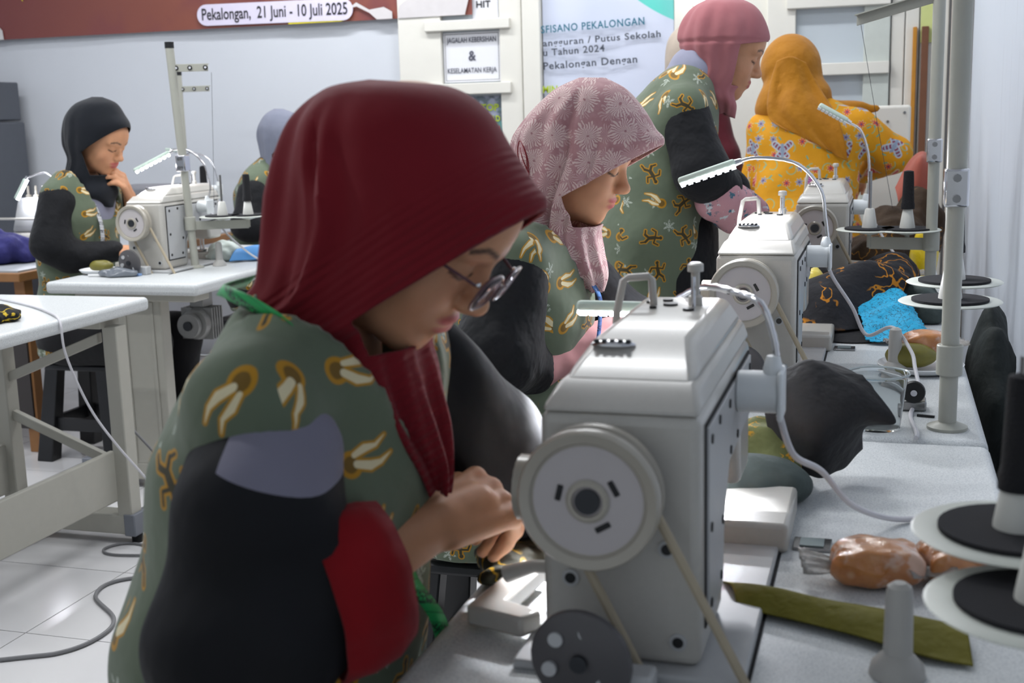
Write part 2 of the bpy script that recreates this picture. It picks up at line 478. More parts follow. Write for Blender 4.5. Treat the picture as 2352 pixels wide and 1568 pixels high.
flat_shape('yellow_leaf', [(0.42, 0.27), (0.46, 0.20), (0.47, 0.26)], M_byel, bn, -0.015)
flat_shape('yellow_crown', [(-BX-2.30, 0.125), (-BX-2.24, 0.118), (-BX-2.17, 0.128), (-BX-2.17, 0.2), (-BX-2.30, 0.2)], M_byel, bn, -0.0152)

# ---- cream timber partition with glass lights
def plank(name, x0, x1, z0, z1, y0, y1, parent, m=M_cream, bev=0.004):
    return MB().box(x0, x1, y0, y1, z0, z1).build(name, m, parent, bevel=bev)
win1 = bpy.data.objects.new('window_1', None); link(win1); win1.location = (0, YB, 0); struct(win1)
plank('stile', -2.40, -2.17, 0.0, 2.6, -0.045, 0, win1)
plank('stile', -1.86, -1.745, 0.0, 2.6, -0.045, 0, win1)
plank('door_post', -1.735, -1.645, 0.0, 2.6, -0.07, 0, win1)
for z0, z1 in ((1.715, 1.765), (1.40, 1.455), (1.02, 1.07)):
    plank('rail', -2.25, -1.80, z0, z1, -0.07, -0.0, win1)
for z0, z1 in ((1.765, 2.1), (1.455, 1.715), (1.07, 1.40)):
    plank('pane', -2.17, -1.86, z0, z1, -0.012, -0.004, win1, M_glass, 0)
plank('panel', -2.17, -1.86, 0.0, 1.02, -0.02, 0, win1)
sg = thing('paper_sign', 'white printed notice about cleanliness and safety behind the window rail', 'sign', (-2.165, YB-0.016, 1.462))
MB().box(0, 0.30, -0.003, 0, 0, 0.245).build('paper', M_paper, sg)
for a in ((0.008, 0.292, 0.008, 0.0095), (0.008, 0.292, 0.2355, 0.237), (0.008, 0.0095, 0.008, 0.237), (0.2905, 0.292, 0.008, 0.237)):
    MB().box(a[0], a[1], -0.0042, -0.003, a[2], a[3]).build('border_line', M_ink, sg)
M_ink2 = mat('grey_ink', (78, 80, 96), 0.7)
lettering(sg, 'JAGALAH KEBERSIHAN', 0.018, 0.195, 0.262, M_ink2, y=-0.0065, bold=0.01, height=0.026)
lettering(sg, '&', 0.132, 0.106, 0.04, M_ink2, y=-0.0065, bold=0.015, height=0.05)
lettering(sg, 'KESELAMATAN KERJA', 0.018, 0.045, 0.262, M_ink2, y=-0.0065, bold=0.01, height=0.026)
s2 = thing('paper_sign', 'white paper sheet lettered HIT in the upper window pane beside the banner', 'sign', (-2.005, YB-0.016, 1.768))
MB().box(0, 0.135, -0.003, 0, 0, 0.21).build('paper', M_paper, s2)
lettering(s2, 'HIT', 0.022, 0.055, 0.075, M_ink, y=-0.0065, bold=0.015, height=0.034)
def toppost():
    m, t, b = base_mat('grey_poster_print')
    tc = t.new('ShaderNodeTexCoord').outputs['Object']
    n = t.noise(tc, 22, 3); n2 = t.noise(tc, 9, 2)
    c = t.mix(t.step(n, 0.42, 0.55), srgb((150, 156, 176)), srgb((96, 108, 118)))
    c = t.mix(t.step(n2, 0.36, 0.45), c, srgb((92, 140, 140)))
    t.l.new(c, b.inputs['Base Color']); b.inputs['Roughness'].default_value = 0.4; return m
s3 = thing('poster', 'small grey poster with lime and red lettering in the lower window pane', 'poster', (-2.165, YB-0.016, 1.08))
MB().box(0, 0.30, -0.003, 0, 0, 0.31).build('paper', toppost(), s3)
M_lime = mat('lime_print', (172, 192, 44), 0.5); M_redp = mat('red_print', (198, 52, 58), 0.5)
lettering(s3, 'IN THE TOP', 0.02, 0.236, 0.265, M_lime, y=-0.0065, bold=0.03, height=0.034)
lettering(s3, 'OF THE 7 WORLD', 0.02, 0.182, 0.27, M_lime, y=-0.0065, bold=0.03, height=0.03)
lettering(s3, 'TEN', 0.20, 0.125, 0.085, M_redp, y=-0.0065, bold=0.03, height=0.034)

# ---- hanging poster with teal corner
def poster_mat():
    m, t, b = base_mat('teal_poster_print')
    tc = t.new('ShaderNodeTexCoord').outputs['Object']
    x, y, z = t.xyz(tc)
    dx = t.m('SUBTRACT', x, 0.66); dz = t.m('SUBTRACT', z, 1.10)
    # teal sweep: region above a falling curve
    curve = t.m('ADD', t.m('MULTIPLY', t.m('POWER', t.m('SUBTRACT', x, 0.36), 2.0), 0.9), 0)
    line = t.m('SUBTRACT', t.m('ADD', t.m('MULTIPLY', x, -0.95), 1.71), z)   # <0 above
    line = t.m('ADD', line, curve)
    c = t.mix(t.step(line, 0.0, 0.006), srgb((204, 210, 228)), srgb((92, 202, 190)))
    line2 = t.m('SUBTRACT', t.m('ADD', t.m('MULTIPLY', x, -0.50), 1.52), z)
    line2 = t.m('ADD', line2, t.m('MULTIPLY', curve, 0.9))
    c = t.mix(t.step(line2, 0.0, 0.006), c, srgb((226, 232, 236)))
    c = t.mix(t.step(line2, -0.03, -0.024), c, srgb((30, 158, 150)))
    n = t.noise(tc, 2.5, 2)
    c = t.mix(t.m('MULTIPLY', t.step(n, 0.3, 0.6), 0.25), c, srgb((168, 186, 212)))
    t.l.new(c, b.inputs['Base Color']); b.inputs['Roughness'].default_value = 0.45; return m
ps = thing('poster', 'tall hanging poster with teal corner and rows of dark lettering', 'poster', (-1.64, YB-0.02, 0.55))
sheet('poster_sheet', 0.65, 1.42, poster_mat(), ps, amp=0.006, nx=30, nz=40, freq=9, seed=1)
M_tealink = mat('teal_ink', (40, 106, 128), 0.6); M_greyink = mat('poster_grey_ink', (66, 72, 84), 0.6)
for body, x, z, w, mm, h in (('SFISANO PEKALONGAN', -0.008, 1.132, 0.515, M_tealink, 0.036), ('angguran / Putus Sekolah', 0.0, 1.068, 0.585, M_greyink, 0.032),
                             ('u Tahun 2024', 0.0, 1.022, 0.31, M_greyink, 0.034), ('Pekalongan Dengan', 0.0, 0.957, 0.47, M_greyink, 0.036)):
    lettering(ps, body, x+0.006, z, w, mm, y=-0.030, bold=0.02, spacing=1.12, tilt=0.035, height=h)
lettering(ps, 'MIN', 0.0, 0.845, 0.075, M_lime, y=-0.030, bold=0.03, height=0.034)

# ---- bright doorway lamp, right-hand window, boards
win2 = bpy.data.objects.new('window_2', None); link(win2); win2.location = (0, YB, 0); struct(win2)
plank('stile', -0.985, -0.90, 0, 2.6, -0.05, 0, win2)
plank('stile', -0.55, -0.42, 0, 2.6, -0.05, 0, win2)
plank('stile', -0.115, 0.0, 0, 2.6, -0.045, 0, win2, mat('sage_painted_wood', (196, 202, 196), 0.5))
plank('rail', -0.46, 0.0, 1.735, 1.79, -0.075, 0, win2)
plank('rail', -0.46, 0.0, 1.43, 1.485, -0.075, 0, win2)
plank('rail', -0.46, 0.0, 1.02, 1.07, -0.075, 0, win2)
plank('pane', -0.42, -0.115, 1.485, 1.735, -0.012, -0.004, win2, M_glass, 0)
plank('pane', -0.42, -0.115, 1.07, 1.43, -0.012, -0.004, win2, M_glass, 0)
plank('pane', -0.42, -0.115, 1.79, 2.1, -0.012, -0.004, win2, M_glass, 0)
plank('panel', -0.42, -0.115, 0, 1.02, -0.02, 0, win2)
plank('panel', -0.90, -0.55, 0, 2.6, -0.015, 0, win2, M_cream)
for i, (a, b) in enumerate(((0.004, 0.062), (0.066, 0.125), (0.129, 0.19), (0.194, 0.25))):
    plank('board', a, b, 0, 2.6, -0.03, 0, win2)
lp = thing('wall_lamp', 'short bright white tube lamp on the back wall above the pink headscarf', 'lamp', (-0.865, YB-0.02, 1.75))
MB().box(-0.03, 0.03, -0.03, 0.0, 0.0, 0.34).build('lamp_base', M_fix, lp, bevel=0.005)
MB().cyl((0, -0.05, 0.02), (0, -0.05, 0.32), 0.024).build('tube', mat('bright_tube', (255, 255, 255), 0.4, emit=(250, 255, 240), estr=9.0), lp)
pp = thing('paper_note', 'lime paper notice pinned on the cream boards behind the thread pole', 'paper', (0.13, YB-0.036, 1.56))
MB().box(0, 0.06, -0.002, 0, 0, 0.3).build('paper', mat('lime_paper', (205, 212, 140), 0.6), pp)
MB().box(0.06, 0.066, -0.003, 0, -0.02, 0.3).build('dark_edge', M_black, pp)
for k, (x, w, c, n_, lab) in enumerate(((0.098, 0.018, (190, 130, 40), 'ochre_batten', 'narrow ochre wooden batten leaning on the cream boards'), (0.136, 0.03, (112, 72, 50), 'brown_batten', 'dark brown wooden batten leaning beside the ochre one'))):
    o = MB().box(x, x+w, YB-0.06-0.012*k, YB-0.032, 0.72, 1.63).build(n_, mat(n_, c, 0.5, var=0.15, scale=25), bevel=0.002)
    tag(o, lab, 'batten')
struct(plank('trim_1', 0.262, 0.33, 0, CEIL, YB-0.05, YB, None, mat('pale_trim', (224, 215, 205), 0.5)))
cab = MB().tube([(XR-0.012, 5.55, 2.9), (XR-0.014, 5.52, 2.2), (XR-0.012, 5.56, 1.5), (XR-0.02, 5.5, 0.9), (XR-0.012, 5.56, 0.2)], 0.012, 8).build('wall_cable', mat('tan_cable', (168, 150, 128), 0.6))
tag(cab, 'tan cable running down the right wall near the back corner', 'cable')
# speakers at far left
sp = thing('loudspeaker', 'large dark grey loudspeaker with a second box on top at the left wall edge', 'loudspeaker', (-5.0, 5.72, 0.0))
M_sp = mat('dark_grey_vinyl', (84, 88, 96), 0.6)
MB().box(-0.22, 0.32, -0.2, 0.2, 0.55, 1.33).build('cabinet', M_sp, sp, bevel=0.01)
MB().box(-0.18, 0.285, -0.212, -0.198, 0.60, 1.28).build('grille', mat('speaker_grille', (52, 55, 62), 0.8), sp, bevel=0.004)
MB().box(-0.22, 0.30, -0.18, 0.2, 1.34, 1.55).build('top_box', M_sp, sp, bevel=0.008)
MB().box(-0.25, 0.34, -0.22, 0.22, 0.0, 0.55).build('stand', mat('dark_stand', (60, 60, 66), 0.7), sp, bevel=0.006)
# ---------------------------------------------------------------- sewing machines
M_cast = mat('cast_enamel', (190, 187, 180), 0.28, var=0.05, scale=160, spec=0.5, coat=0.3)
M_plate = mat('plate_enamel', (186, 187, 188), 0.35, var=0.04, scale=120)
M_wheel = mat('wheel_enamel', (172, 166, 154), 0.28, var=0.04, coat=0.3)
M_pink = mat('wheel_disc', (190, 184, 184), 0.4, var=0.03)
M_hub = mat('dark_hub', (60, 62, 66), 0.35, metal=0.6)
M_belt = mat('beige_belt', (176, 164, 142), 0.7, var=0.08)
M_lampw = mat('lamp_white_plastic', (226, 230, 232), 0.35)
M_lampg = mat('lamp_pale_green', (202, 220, 208), 0.35)
M_led = mat('led', (255, 255, 255), 0.3, emit=(235, 238, 255), estr=40.0)
M_speck = None
def speck():
    m, t, b = base_mat('speckled_laminate')
    tc = t.new('ShaderNodeTexCoord').outputs['Object']
    n = t.noise(tc, 420, 2, 0.7); n2 = t.noise(tc, 5, 3)
    c = t.mix(t.step(n, 0.40, 0.52), srgb((216, 219, 219)), srgb((186, 190, 192)))
    c = t.mix(t.m('MULTIPLY', n2, 0.25), c, srgb((196, 200, 204)))
    t.l.new(c, b.inputs['Base Color']); b.inputs['Roughness'].default_value = 0.38; b.inputs['Specular IOR Level'].default_value = 0.4
    return m
M_speck = speck()
TZ = 0.76

def make_machine(detail=True):
    r = thing('sewing_machine', 'tmp', 'sewing machine', (0, 0, 0), 0, 'industrial sewing machines')
    # bed
    MB().box(-0.085, 0.135, 0.03, 0.40, 0.0, 0.010).build('bed_plate', M_plate, r, bevel=0.003)
    MB().box(-0.085, 0.146, 0.40, 0.56, 0.0, 0.036).build('bed_block', M_cast, r, bevel=0.006)
    # L-shaped body (column, arm, head)
    pr = [(0.05, 0.01), (0.205, 0.01), (0.215, 0.10), (0.245, 0.14), (0.36, 0.145), (0.37, 0.09), (0.455, 0.09), (0.46, 0.11), (0.46, 0.25), (0.05, 0.25)]
    body = MB().prism(pr, lambda y, z: (-0.058, y, z), lambda y, z: (0.093, y, z)).build('body', M_cast, r, bevel=0.01, seg=3)
    tcov = MB()
    tcov.frustum((-0.058, 0.093, 0.05, 0.46), 0.25, (-0.046, 0.085, 0.085, 0.455), 0.274)
    tcov.build('shoulder', M_cast, r, bevel=0.006, seg=3)
    MB().frustum((-0.046, 0.085, 0.085, 0.455), 0.272, (-0.030, 0.068, 0.17, 0.44), 0.302).build('top_cover', M_cast, r, bevel=0.009, seg=3)
    # rear plate, proud, with seam and plugs
    pl = [(0.075, 0.04), (0.185, 0.04), (0.195, 0.105), (0.235, 0.155), (0.44, 0.16), (0.44, 0.238), (0.075, 0.238)]
    MB().prism(pl, lambda y, z: (0.0925, y, z), lambda y, z: (0.0945, y, z)).build('seam', M_rubber, r)
    pl2 = [(0.079, 0.044), (0.181, 0.044), (0.191, 0.109), (0.232, 0.159), (0.436, 0.164), (0.436, 0.234), (0.079, 0.234)]
    bp = MB().prism(pl2, lambda y, z: (0.093, y, z), lambda y, z: (0.097, y, z)).build('back_plate', M_plate, r, bevel=0.001)
    for y, z in ((0.095, 0.22), (0.15, 0.225), (0.23, 0.222), (0.31, 0.222), (0.42, 0.222), (0.42, 0.178), (0.30, 0.172), (0.24, 0.170), (0.175, 0.115), (0.092, 0.135), (0.092, 0.06), (0.165, 0.06)):
        MB().cyl((0.0965, y, z), (0.0985, y, z), 0.0048, n=10).build('plug', M_black, bp)
    for x, z in ((0.062, 0.125), (0.072, 0.035), (-0.03, 0.09), (0.03, 0.145)):
        MB().lathe([(0.0085, 0), (0.0085, 0.003), (0.0055, 0.0035), (0.0052, 0.001)], (x, 0.051, z), (0, -1, 0), 16).build('port_ring', M_plate, r)
        MB().cyl((x, 0.05, z), (x, 0.0478, z), 0.0052, n=12).build('port', M_black, r)
    # hand wheel
    w = MB().lathe([(0.052, 0.0), (0.054, -0.004), (0.0625, -0.006), (0.065, -0.002), (0.0655, 0.004), (0.062, 0.008), (0.058, 0.013), (0.0585, 0.017), (0.064, 0.021), (0.064, 0.030), (0.05, 0.034), (0.022, 0.05)],
                   (0, 0, 0.183), (0, 1, 0), 48).build('hand_wheel', M_wheel, r)
    MB().lathe([(0.0, -0.0005), (0.0505, -0.0005), (0.0515, 0.003), (0.0505, 0.004)], (0, 0, 0.183), (0, 1, 0), 40).build('wheel_disc', M_pink, w)
    MB().lathe([(0.02, 0.0), (0.02, -0.002), (0.0175, -0.004), (0.0145, -0.004), (0.014, 0.0)], (0, 0, 0.183), (0, 1, 0), 28).build('hub_ring', M_wheel, w)
    MB().cyl((0, 0, 0.183), (0, -0.0045, 0.183), 0.0115, n=24).build('hub_bolt', M_hub, w)
    for a in (0.5, 2.9, -1.05):
        c = Vector((0.027*math.cos(a), -0.0012, 0.183+0.027*math.sin(a))); tg = Vector((-math.sin(a), 0, math.cos(a))); rd = Vector((math.cos(a), 0, math.sin(a)))
        MB().obox(c, tg*0.0075, Vector((0, 0.0008, 0)), rd*0.0027).build('slot', M_black, w, bevel=0.002)
    MB().cyl((0, 0.03, 0.183), (0, 0.06, 0.183), 0.045, 0.05, n=32).build('wheel_boss', M_cast, r)
    # stitch dial facing the operator, reverse lever
    dial = MB()
    n = 40
    pts = [(0.001*(i % 2)) for i in range(n)]
    ring = [((0.031+pts[i])*math.cos(2*PI*i/n), (0.031+pts[i])*math.sin(2*PI*i/n)) for i in range(n)]
    dial.prism(ring, lambda a, b: (-0.058, 0.085+a, 0.165+b), lambda a, b: (-0.088, 0.085+a, 0.165+b)).build('stitch_dial', M_wheel, r)
    MB().tube([(-0.058, 0.11, 0.075), (-0.085, 0.112, 0.073), (-0.115, 0.112, 0.062)], [0.007, 0.007, 0.009], 10).build('reverse_lever', M_cast, r)
    # belt strands
    for a, b in (((0.058, 0.024, 0.165), (0.157, 0.03, -0.03)), ((-0.016, 0.024, 0.128), (0.062, 0.03, -0.03))):
        A, B = Vector(a), Vector(b); MB().tube([A, A.lerp(B, 0.5), B], 0.0048, 8).build('belt', M_belt, r)
    # bobbin winder on the table by the wheel
    bw = MB().lathe([(0.044, 0), (0.047, 0.002), (0.047, 0.009), (0.043, 0.011), (0.012, 0.012)], (-0.002, -0.035, 0.045), (0.12, 1, 0.05), 36).build('bobbin_winder', mat('dark_grey_enamel', (84, 82, 84), 0.4), r)
    for i in range(6):
        a = i*PI/3+0.3; cx, cz = -0.002+0.029*math.cos(a), 0.045+0.029*math.sin(a)
        MB().cyl((cx, -0.0365, cz), (cx, -0.032, cz), 0.0068, n=14).build('winder_hole', M_plate, bw)
    MB().cyl((-0.002, -0.04, 0.045), (-0.002, 0.0, 0.045), 0.008, n=14).build('winder_axle', M_hub, bw)
    MB().box(0.0, 0.06, -0.022, 0.01, 0.0, 0.03).build('winder_base', M_plate, r, bevel=0.004)
    # guard plate left of the column
    g = MB(); P = [(-0.155, 0.10), (-0.09, 0.08), (-0.075, 0.105), (-0.118, 0.125), (-0.105, 0.235), (-0.135, 0.24)]
    g.prism(P, lambda a, b: (a, b, 0.008), lambda a, b: (a, b, 0.03)).build('belt_guard', M_cast, r, bevel=0.004)
    # top furniture
    MB().lathe([(0.008, 0), (0.008, 0.012), (0.005, 0.014), (0.005, 0.040), (0.0092, 0.041), (0.0092, 0.049), (0.006, 0.051)], (0.040, 0.375, 0.30), (0, 0, 1), 18).build('thread_post', M_cast, r)
    MB().cyl((0.041, 0.352, 0.30), (0.041, 0.352, 0.338), 0.0026, n=10).build('thread_pin', M_chrome, r)
    MB().tube([(-0.008, 0.372, 0.30), (-0.010, 0.372, 0.331), (-0.014, 0.371, 0.335), (-0.036, 0.366, 0.334), (-0.042, 0.364, 0.330), (-0.048, 0.355, 0.295), (-0.050, 0.35, 0.26)], 0.0045, 10).build('wire_guard', M_cast, r)
    for x, y, rr_ in ((0.012, 0.37, 0.0085), (0.004, 0.40, 0.006), (0.038, 0.335, 0.0065), (-0.014, 0.385, 0.005), (-0.004, 0.345, 0.004)):
        MB().cyl((x, y, 0.301), (x, y, 0.3045), rr_, n=16).build('oil_cap', M_black, r)
    bd = MB().ball((-0.008, 0.150, 0.2965), 0.023, 0.009, 0.005)
    bd.build('badge', M_chrome, r)
    for i in range(5):
        MB().ball((-0.024+0.008*i, 0.146, 0.3005), 0.0030, 0.0034, 0.0022, 8, 6).build('badge_letter', M_hub, r)
    # needle end
    MB().cyl((0.018, 0.42, 0.09), (0.018, 0.42, 0.04), 0.004, n=10).build('needle_bar', M_chrome, r)
    MB().cyl((0.03, 0.42, 0.09), (0.03, 0.42, 0.045), 0.0045, n=10).build('presser_bar', M_chrome, r)
    MB().box(0.012, 0.04, 0.40, 0.43, 0.037, 0.046).build('presser_foot', M_steel, r, bevel=0.002)
    # hinge on the table
    hg = MB().box(0.150, 0.195, 0.415, 0.455, 0.0, 0.004).build('hinge', M_steel, r, bevel=0.001)
    MB().box(0.158, 0.186, 0.42, 0.448, 0.004, 0.006).build('hinge_leaf', mat('grey_hinge', (120, 132, 134), 0.4, metal=0.5), hg)
    MB().box(0.135, 0.1385, 0.0, 0.40, 0.0002, 0.0012).build('cutout_gap', M_rubber, r)
    return r

def make_lamp(path, head_a, head_b, on=True, mount=True, watt=2.2, roll=25, spread=2.75):
    """gooseneck LED lamp, world coordinates; path: neck points from mount upward, head from a to b"""
    p0 = Vector(path[0])
    r = thing('work_lamp', 'tmp', 'lamp', p0, 0, 'gooseneck LED work lamps')
    L = lambda q: Vector(q)-p0
    if mount:
        MB().cyl((-0.042, 0, -0.03), (0.002, 0, -0.03), 0.023, n=24).build('mount_can', M_lampw, r, bevel=0.002)
        MB().box(0.002, 0.008, -0.025, 0.025, -0.058, -0.004).build('mount_plate', M_lampw, r, bevel=0.004)
        MB().lathe([(0.011, 0), (0.011, 0.008), (0.007, 0.022)], (-0.004, 0, -0.012), (0, 0, 1), 16).build('neck_socket', M_lampw, r)
    pts = crom([tuple(L(q)) for q in path], 40)
    nk = MB(); nk.tube([Vector(p) for p in pts], [0.0042 if i % 2 else 0.0036 for i in range(40)], 10)
    nk.build('neck', M_chrome, r)
    a, b = L(head_a), L(head_b); d = (b-a).normalized(); side = d.cross(Vector((0, 0, 1))).normalized(); up = side.cross(d)
    cr, sr = math.cos(math.radians(roll)), math.sin(math.radians(roll)); up, side = up*cr+side*sr, side*cr-up*sr
    c = (a+b)/2; hl = (b-a).length/2
    hd = MB().obox(c, d*hl, side*0.012, up*0.0075).build('lamp_head', M_lampg, r, bevel=0.006, seg=3)
    MB().cyl(a-d*0.012, a+d*0.006, 0.006, 0.008, 12).build('head_collar', M_chrome, r)
    for i in range(8):
        q = c+d*(hl*0.88*(-1+2*i/7))-up*0.0082
        MB().obox(q, d*0.0045, side*0.0075, up*0.0018).build('led', M_led if on else M_lampw, hd, smooth=False)
    if on:
        li = bpy.data.lights.new('led_light', 'AREA'); li.shape = 'RECTANGLE'; li.size = hl*2; li.size_y = 0.014; li.spread = spread; li.energy = watt; li.color = (0.92, 0.94, 1.0)
        lo = bpy.data.objects.new('led_light', li); link(lo, r)
        mtx = Matrix((d, side, up)).transposed().to_4x4(); mtx.translation = c-up*0.0125
        lo.matrix_local = mtx
    return r
def cord(name, label, pts, rad, m, n=60, grp=None):
    o = MB().tube([Vector(p) for p in crom(pts, n)], rad, 8).build(name, m)
    return tag(o, label, 'cable', grp)

# ---- tables
def make_table(w, l, feet=True):
    r = thing('sewing_table', 'tmp', 'table', (0, 0, 0), 0, 'grey sewing tables')
    MB().box(0, w, 0, l, TZ-0.042, TZ).build('table_top', M_speck, r, bevel=0.014, seg=4)
    M_frame = mat('grey_steel_frame', (176, 174, 164), 0.45, var=0.04, scale=40)
    M_cap = mat('grey_foot_cap', (122, 126, 134), 0.5)
    for y in (0.10, l-0.16):
        MB().box(0.06, w-0.06, y-0.02, y+0.08, TZ-0.075, TZ-0.043).build('top_bracket', M_frame, r, bevel=0.004)
        lg = MB().box(w/2-0.09, w/2+0.09, y, y+0.06, 0.09, TZ-0.07).build('leg', M_frame, r, bevel=0.006)
        for dx in (-0.055, 0.055):
            MB().box(w/2+dx-0.006, w/2+dx+0.006, y-0.004, y, 0.10, TZ-0.08).build('leg_rib', M_frame, lg, bevel=0.002)
        ft = MB().box(0.03, w-0.03, y, y+0.07, 0.03, 0.095).build('foot', M_frame, r, bevel=0.006)
        for x in (0.03, w-0.03):
            MB().box(x-0.02, x+0.02, y-0.003, y+0.073, 0.027, 0.098).build('foot_cap', M_cap, ft, bevel=0.004)
            MB().cyl((x, y+0.035, 0.0), (x, y+0.035, 0.03), 0.018, n=14).build('rubber_pad', M_rubber, ft)
    MB().box(w/2-0.012, w/2+0.012, 0.14, l-0.14, 0.15, 0.22).build('cross_bar', M_frame, r, bevel=0.004)
    return r
RX0, RX1 = -0.435, 0.165
proto_t = make_table(RX1-RX0, 1.235)
proto_t.location = (RX0, 0.725, 0)
proto_t['label'] = 'nearest sewing table, under the large blurred machine and the olive cloth'
t2 = copy_tree(proto_t); t2.location = (RX0, 1.972, 0); t2['label'] = 'sewing table with the clear cup, under the middle machine of the right row'
t3 = copy_tree(proto_t); t3.location = (RX0, 3.22, 0); t3['label'] = 'sewing table under the farthest machine of the right row'
t4 = copy_tree(proto_t); t4.location = (-2.80, 3.56, 0); t4['label'] = 'sewing table in front of the black headscarf worker'
# table at the left edge: same kind, seen with its diagonal braces
t5 = make_table(0.56, 1.2); t5.location = (-2.755, 2.08, 0); t5['label'] = 'empty corner of a sewing table at the left picture edge'
for ch in list(t5.children):
    if ch.name.startswith(('leg', 'cross_bar')):
        for g in list(ch.children): bpy.data.objects.remove(g, do_unlink=True)
        bpy.data.objects.remove(ch, do_unlink=True)
M_frame = MATS['grey_steel_frame']
for y in (0.10, 1.04):
    for x0 in (0.02, 0.44):
        MB().box(x0+0.05, x0+0.10, y, y+0.055, 0.09, TZ-0.07).build('leg', M_frame, t5, bevel=0.004)
    for z0 in (0.33, 0.58):
        s = 1 if z0 > 0.4 else -1
        A = Vector((0.10, y+0.03, z0-s*0.07)); B = Vector((0.46, y+0.03, z0+s*0.07)); d = (A-B)/2
        MB().obox((A+B)/2, d, (0, 0.012, 0), Vector((0, 0, 1))*0.016).build('brace', M_frame, t5, bevel=0.003)
MB().box(0.075, 0.095, 0.15, 1.05, 0.14, 0.30).build('cross_bar', M_frame, t5, bevel=0.004)
MB().box(0.475, 0.495, 0.15, 1.05, 0.14, 0.30).build('cross_bar', M_frame, t5, bevel=0.004)

# ---- machines
m1 = make_machine(); m1.location = (-0.246, 1.012, TZ); m1['label'] = 'large blurred sewing machine in the foreground with its wheel toward the viewer'
def place_machine(x, y, rz, label):
    c = copy_tree(m1); c.location = (x, y, TZ); c.rotation_euler = (0, 0, rz); c['label'] = label; return c
m2 = place_machine(-0.250, 2.285, 0, 'middle sewing machine of the right row, under the lit gooseneck lamp')
m3 = place_machine(-0.192, 3.60, 0, 'farthest sewing machine of the right row, in front of the yellow blouse')
m4 = place_machine(-2.585, 3.79, 0, 'sewing machine on the table of the black headscarf worker')

# lamps: mount sits on the rear side of the arm
def lamp_on(mx, my, neck, ha, hb, lab, **kw):
    base = (mx+0.139, my+0.30, TZ+0.25)
    P = [base]+[(mx+a, my+b, TZ+c) for a, b, c in neck]
    l = make_lamp(P, (mx+ha[0], my+ha[1], TZ+ha[2]), (mx+hb[0], my+hb[1], TZ+hb[2]), **kw)
    l['label'] = lab; return l
lamp_on(-0.246, 1.012, [(0.135, 0.30, 0.28), (0.120, 0.31, 0.315), (0.085, 0.35, 0.322), (0.04, 0.43, 0.315), (0.0, 0.475, 0.292), (-0.02, 0.485, 0.280)], (-0.022, 0.486, 0.279), (-0.128, 0.490, 0.279),
        'lit work lamp on the foreground machine, bent behind its arm', watt=9.0, roll=20, spread=1.45)
lamp_on(-0.250, 2.285, [(0.133, 0.295, 0.30), (0.122, 0.285, 0.36), (0.075, 0.27, 0.412), (0.00, 0.26, 0.425), (-0.040, 0.255, 0.418)], (-0.045, 0.255, 0.416), (-0.160, 0.24, 0.378),
        'lit gooseneck work lamp arching over the middle machine', watt=3.5)
lamp_on(-0.192, 3.60, [(0.142, 0.30, 0.30), (0.138, 0.30, 0.38), (0.115, 0.30, 0.45), (0.08, 0.30, 0.475)], (0.075, 0.30, 0.48), (-0.01, 0.29, 0.53),
        'switched-off gooseneck work lamp in front of the yellow blouse', on=False)
lamp_on(-2.585, 3.79, [(0.15, 0.30, 0.30), (0.13, 0.30, 0.38), (0.07, 0.30, 0.43), (0.0, 0.29, 0.435)], (-0.005, 0.29, 0.425), (-0.12, 0.22, 0.36),
        'lit work lamp before the black headscarf worker', watt=1.0)
# ---------------------------------------------------------------- cloth prints (node based)
def planar_uv(t):
    """metres on the cloth: x or y (whichever the surface faces away from) and z, object space"""
    tc = t.new('ShaderNodeTexCoord')
    x, y, z = t.xyz(tc.outputs['Object']); nx, ny, nz = t.xyz(tc.outputs['Normal'])
    side = t.m('GREATER_THAN', t.m('ABSOLUTE', nx), t.m('MULTIPLY', t.m('ABSOLUTE', ny), 1.3))
    u = t.m('ADD', t.m('MULTIPLY', x, t.m('SUBTRACT', 1.0, side)), t.m('MULTIPLY', t.m('ADD', y, 0.31), side))
    return t.comb(u, z, 0.0), tc
def sd_cap(t, p, a, b, r):
    ba = (b[0]-a[0], b[1]-a[1], 0); L = ba[0]**2+ba[1]**2
    pa = t.v('SUBTRACT', p, (a[0], a[1], 0.0))
    h = t.m('DIVIDE', t.v('DOT_PRODUCT', pa, ba), L, clamp=True)
    q = t.v('SUBTRACT', pa, t.v('SCALE', ba, s=h))
    if isinstance(r, tuple): r = t.m('MULTIPLY_ADD', h, r[1]-r[0], r[0])
    return t.m('SUBTRACT', t.v('LENGTH', q), r)
def sd_min(t, L):
    d = L[0]
    for q in L[1:]: d = t.m('MINIMUM', d, q)
    return d
def cells(t, uv, size, jit=0.25, rot=True, off=(0.0, 0.0)):
    p = t.v('ADD', t.v('SCALE', uv, s=1.0/size), (off[0], off[1], 0.0))
    fl = t.v('FLOOR', p)
    wn = t.new('ShaderNodeTexWhiteNoise', noise_dimensions='2D'); t.l.new(fl, wn.inputs['Vector'])
    q = t.v('SUBTRACT', t.v('SUBTRACT', p, fl), (0.5, 0.5, 0.0))
    rc = wn.outputs['Color']
    j = t.v('SCALE', t.v('SUBTRACT', rc, (0.5, 0.5, 0.5)), s=jit)
    jx, jy, jz = t.xyz(j)
    q = t.v('SUBTRACT', q, t.comb(jx, jy))
    r, g, b = t.xyz(rc)
    if rot:
        vr = t.new('ShaderNodeVectorRotate', rotation_type='Z_AXIS'); t.l.new(q, vr.inputs['Vector']); t.l.new(t.m('MULTIPLY', wn.outputs['Value'], 6.283), vr.inputs['Angle'])
        q = vr.outputs[0]
    return q, r, g, b
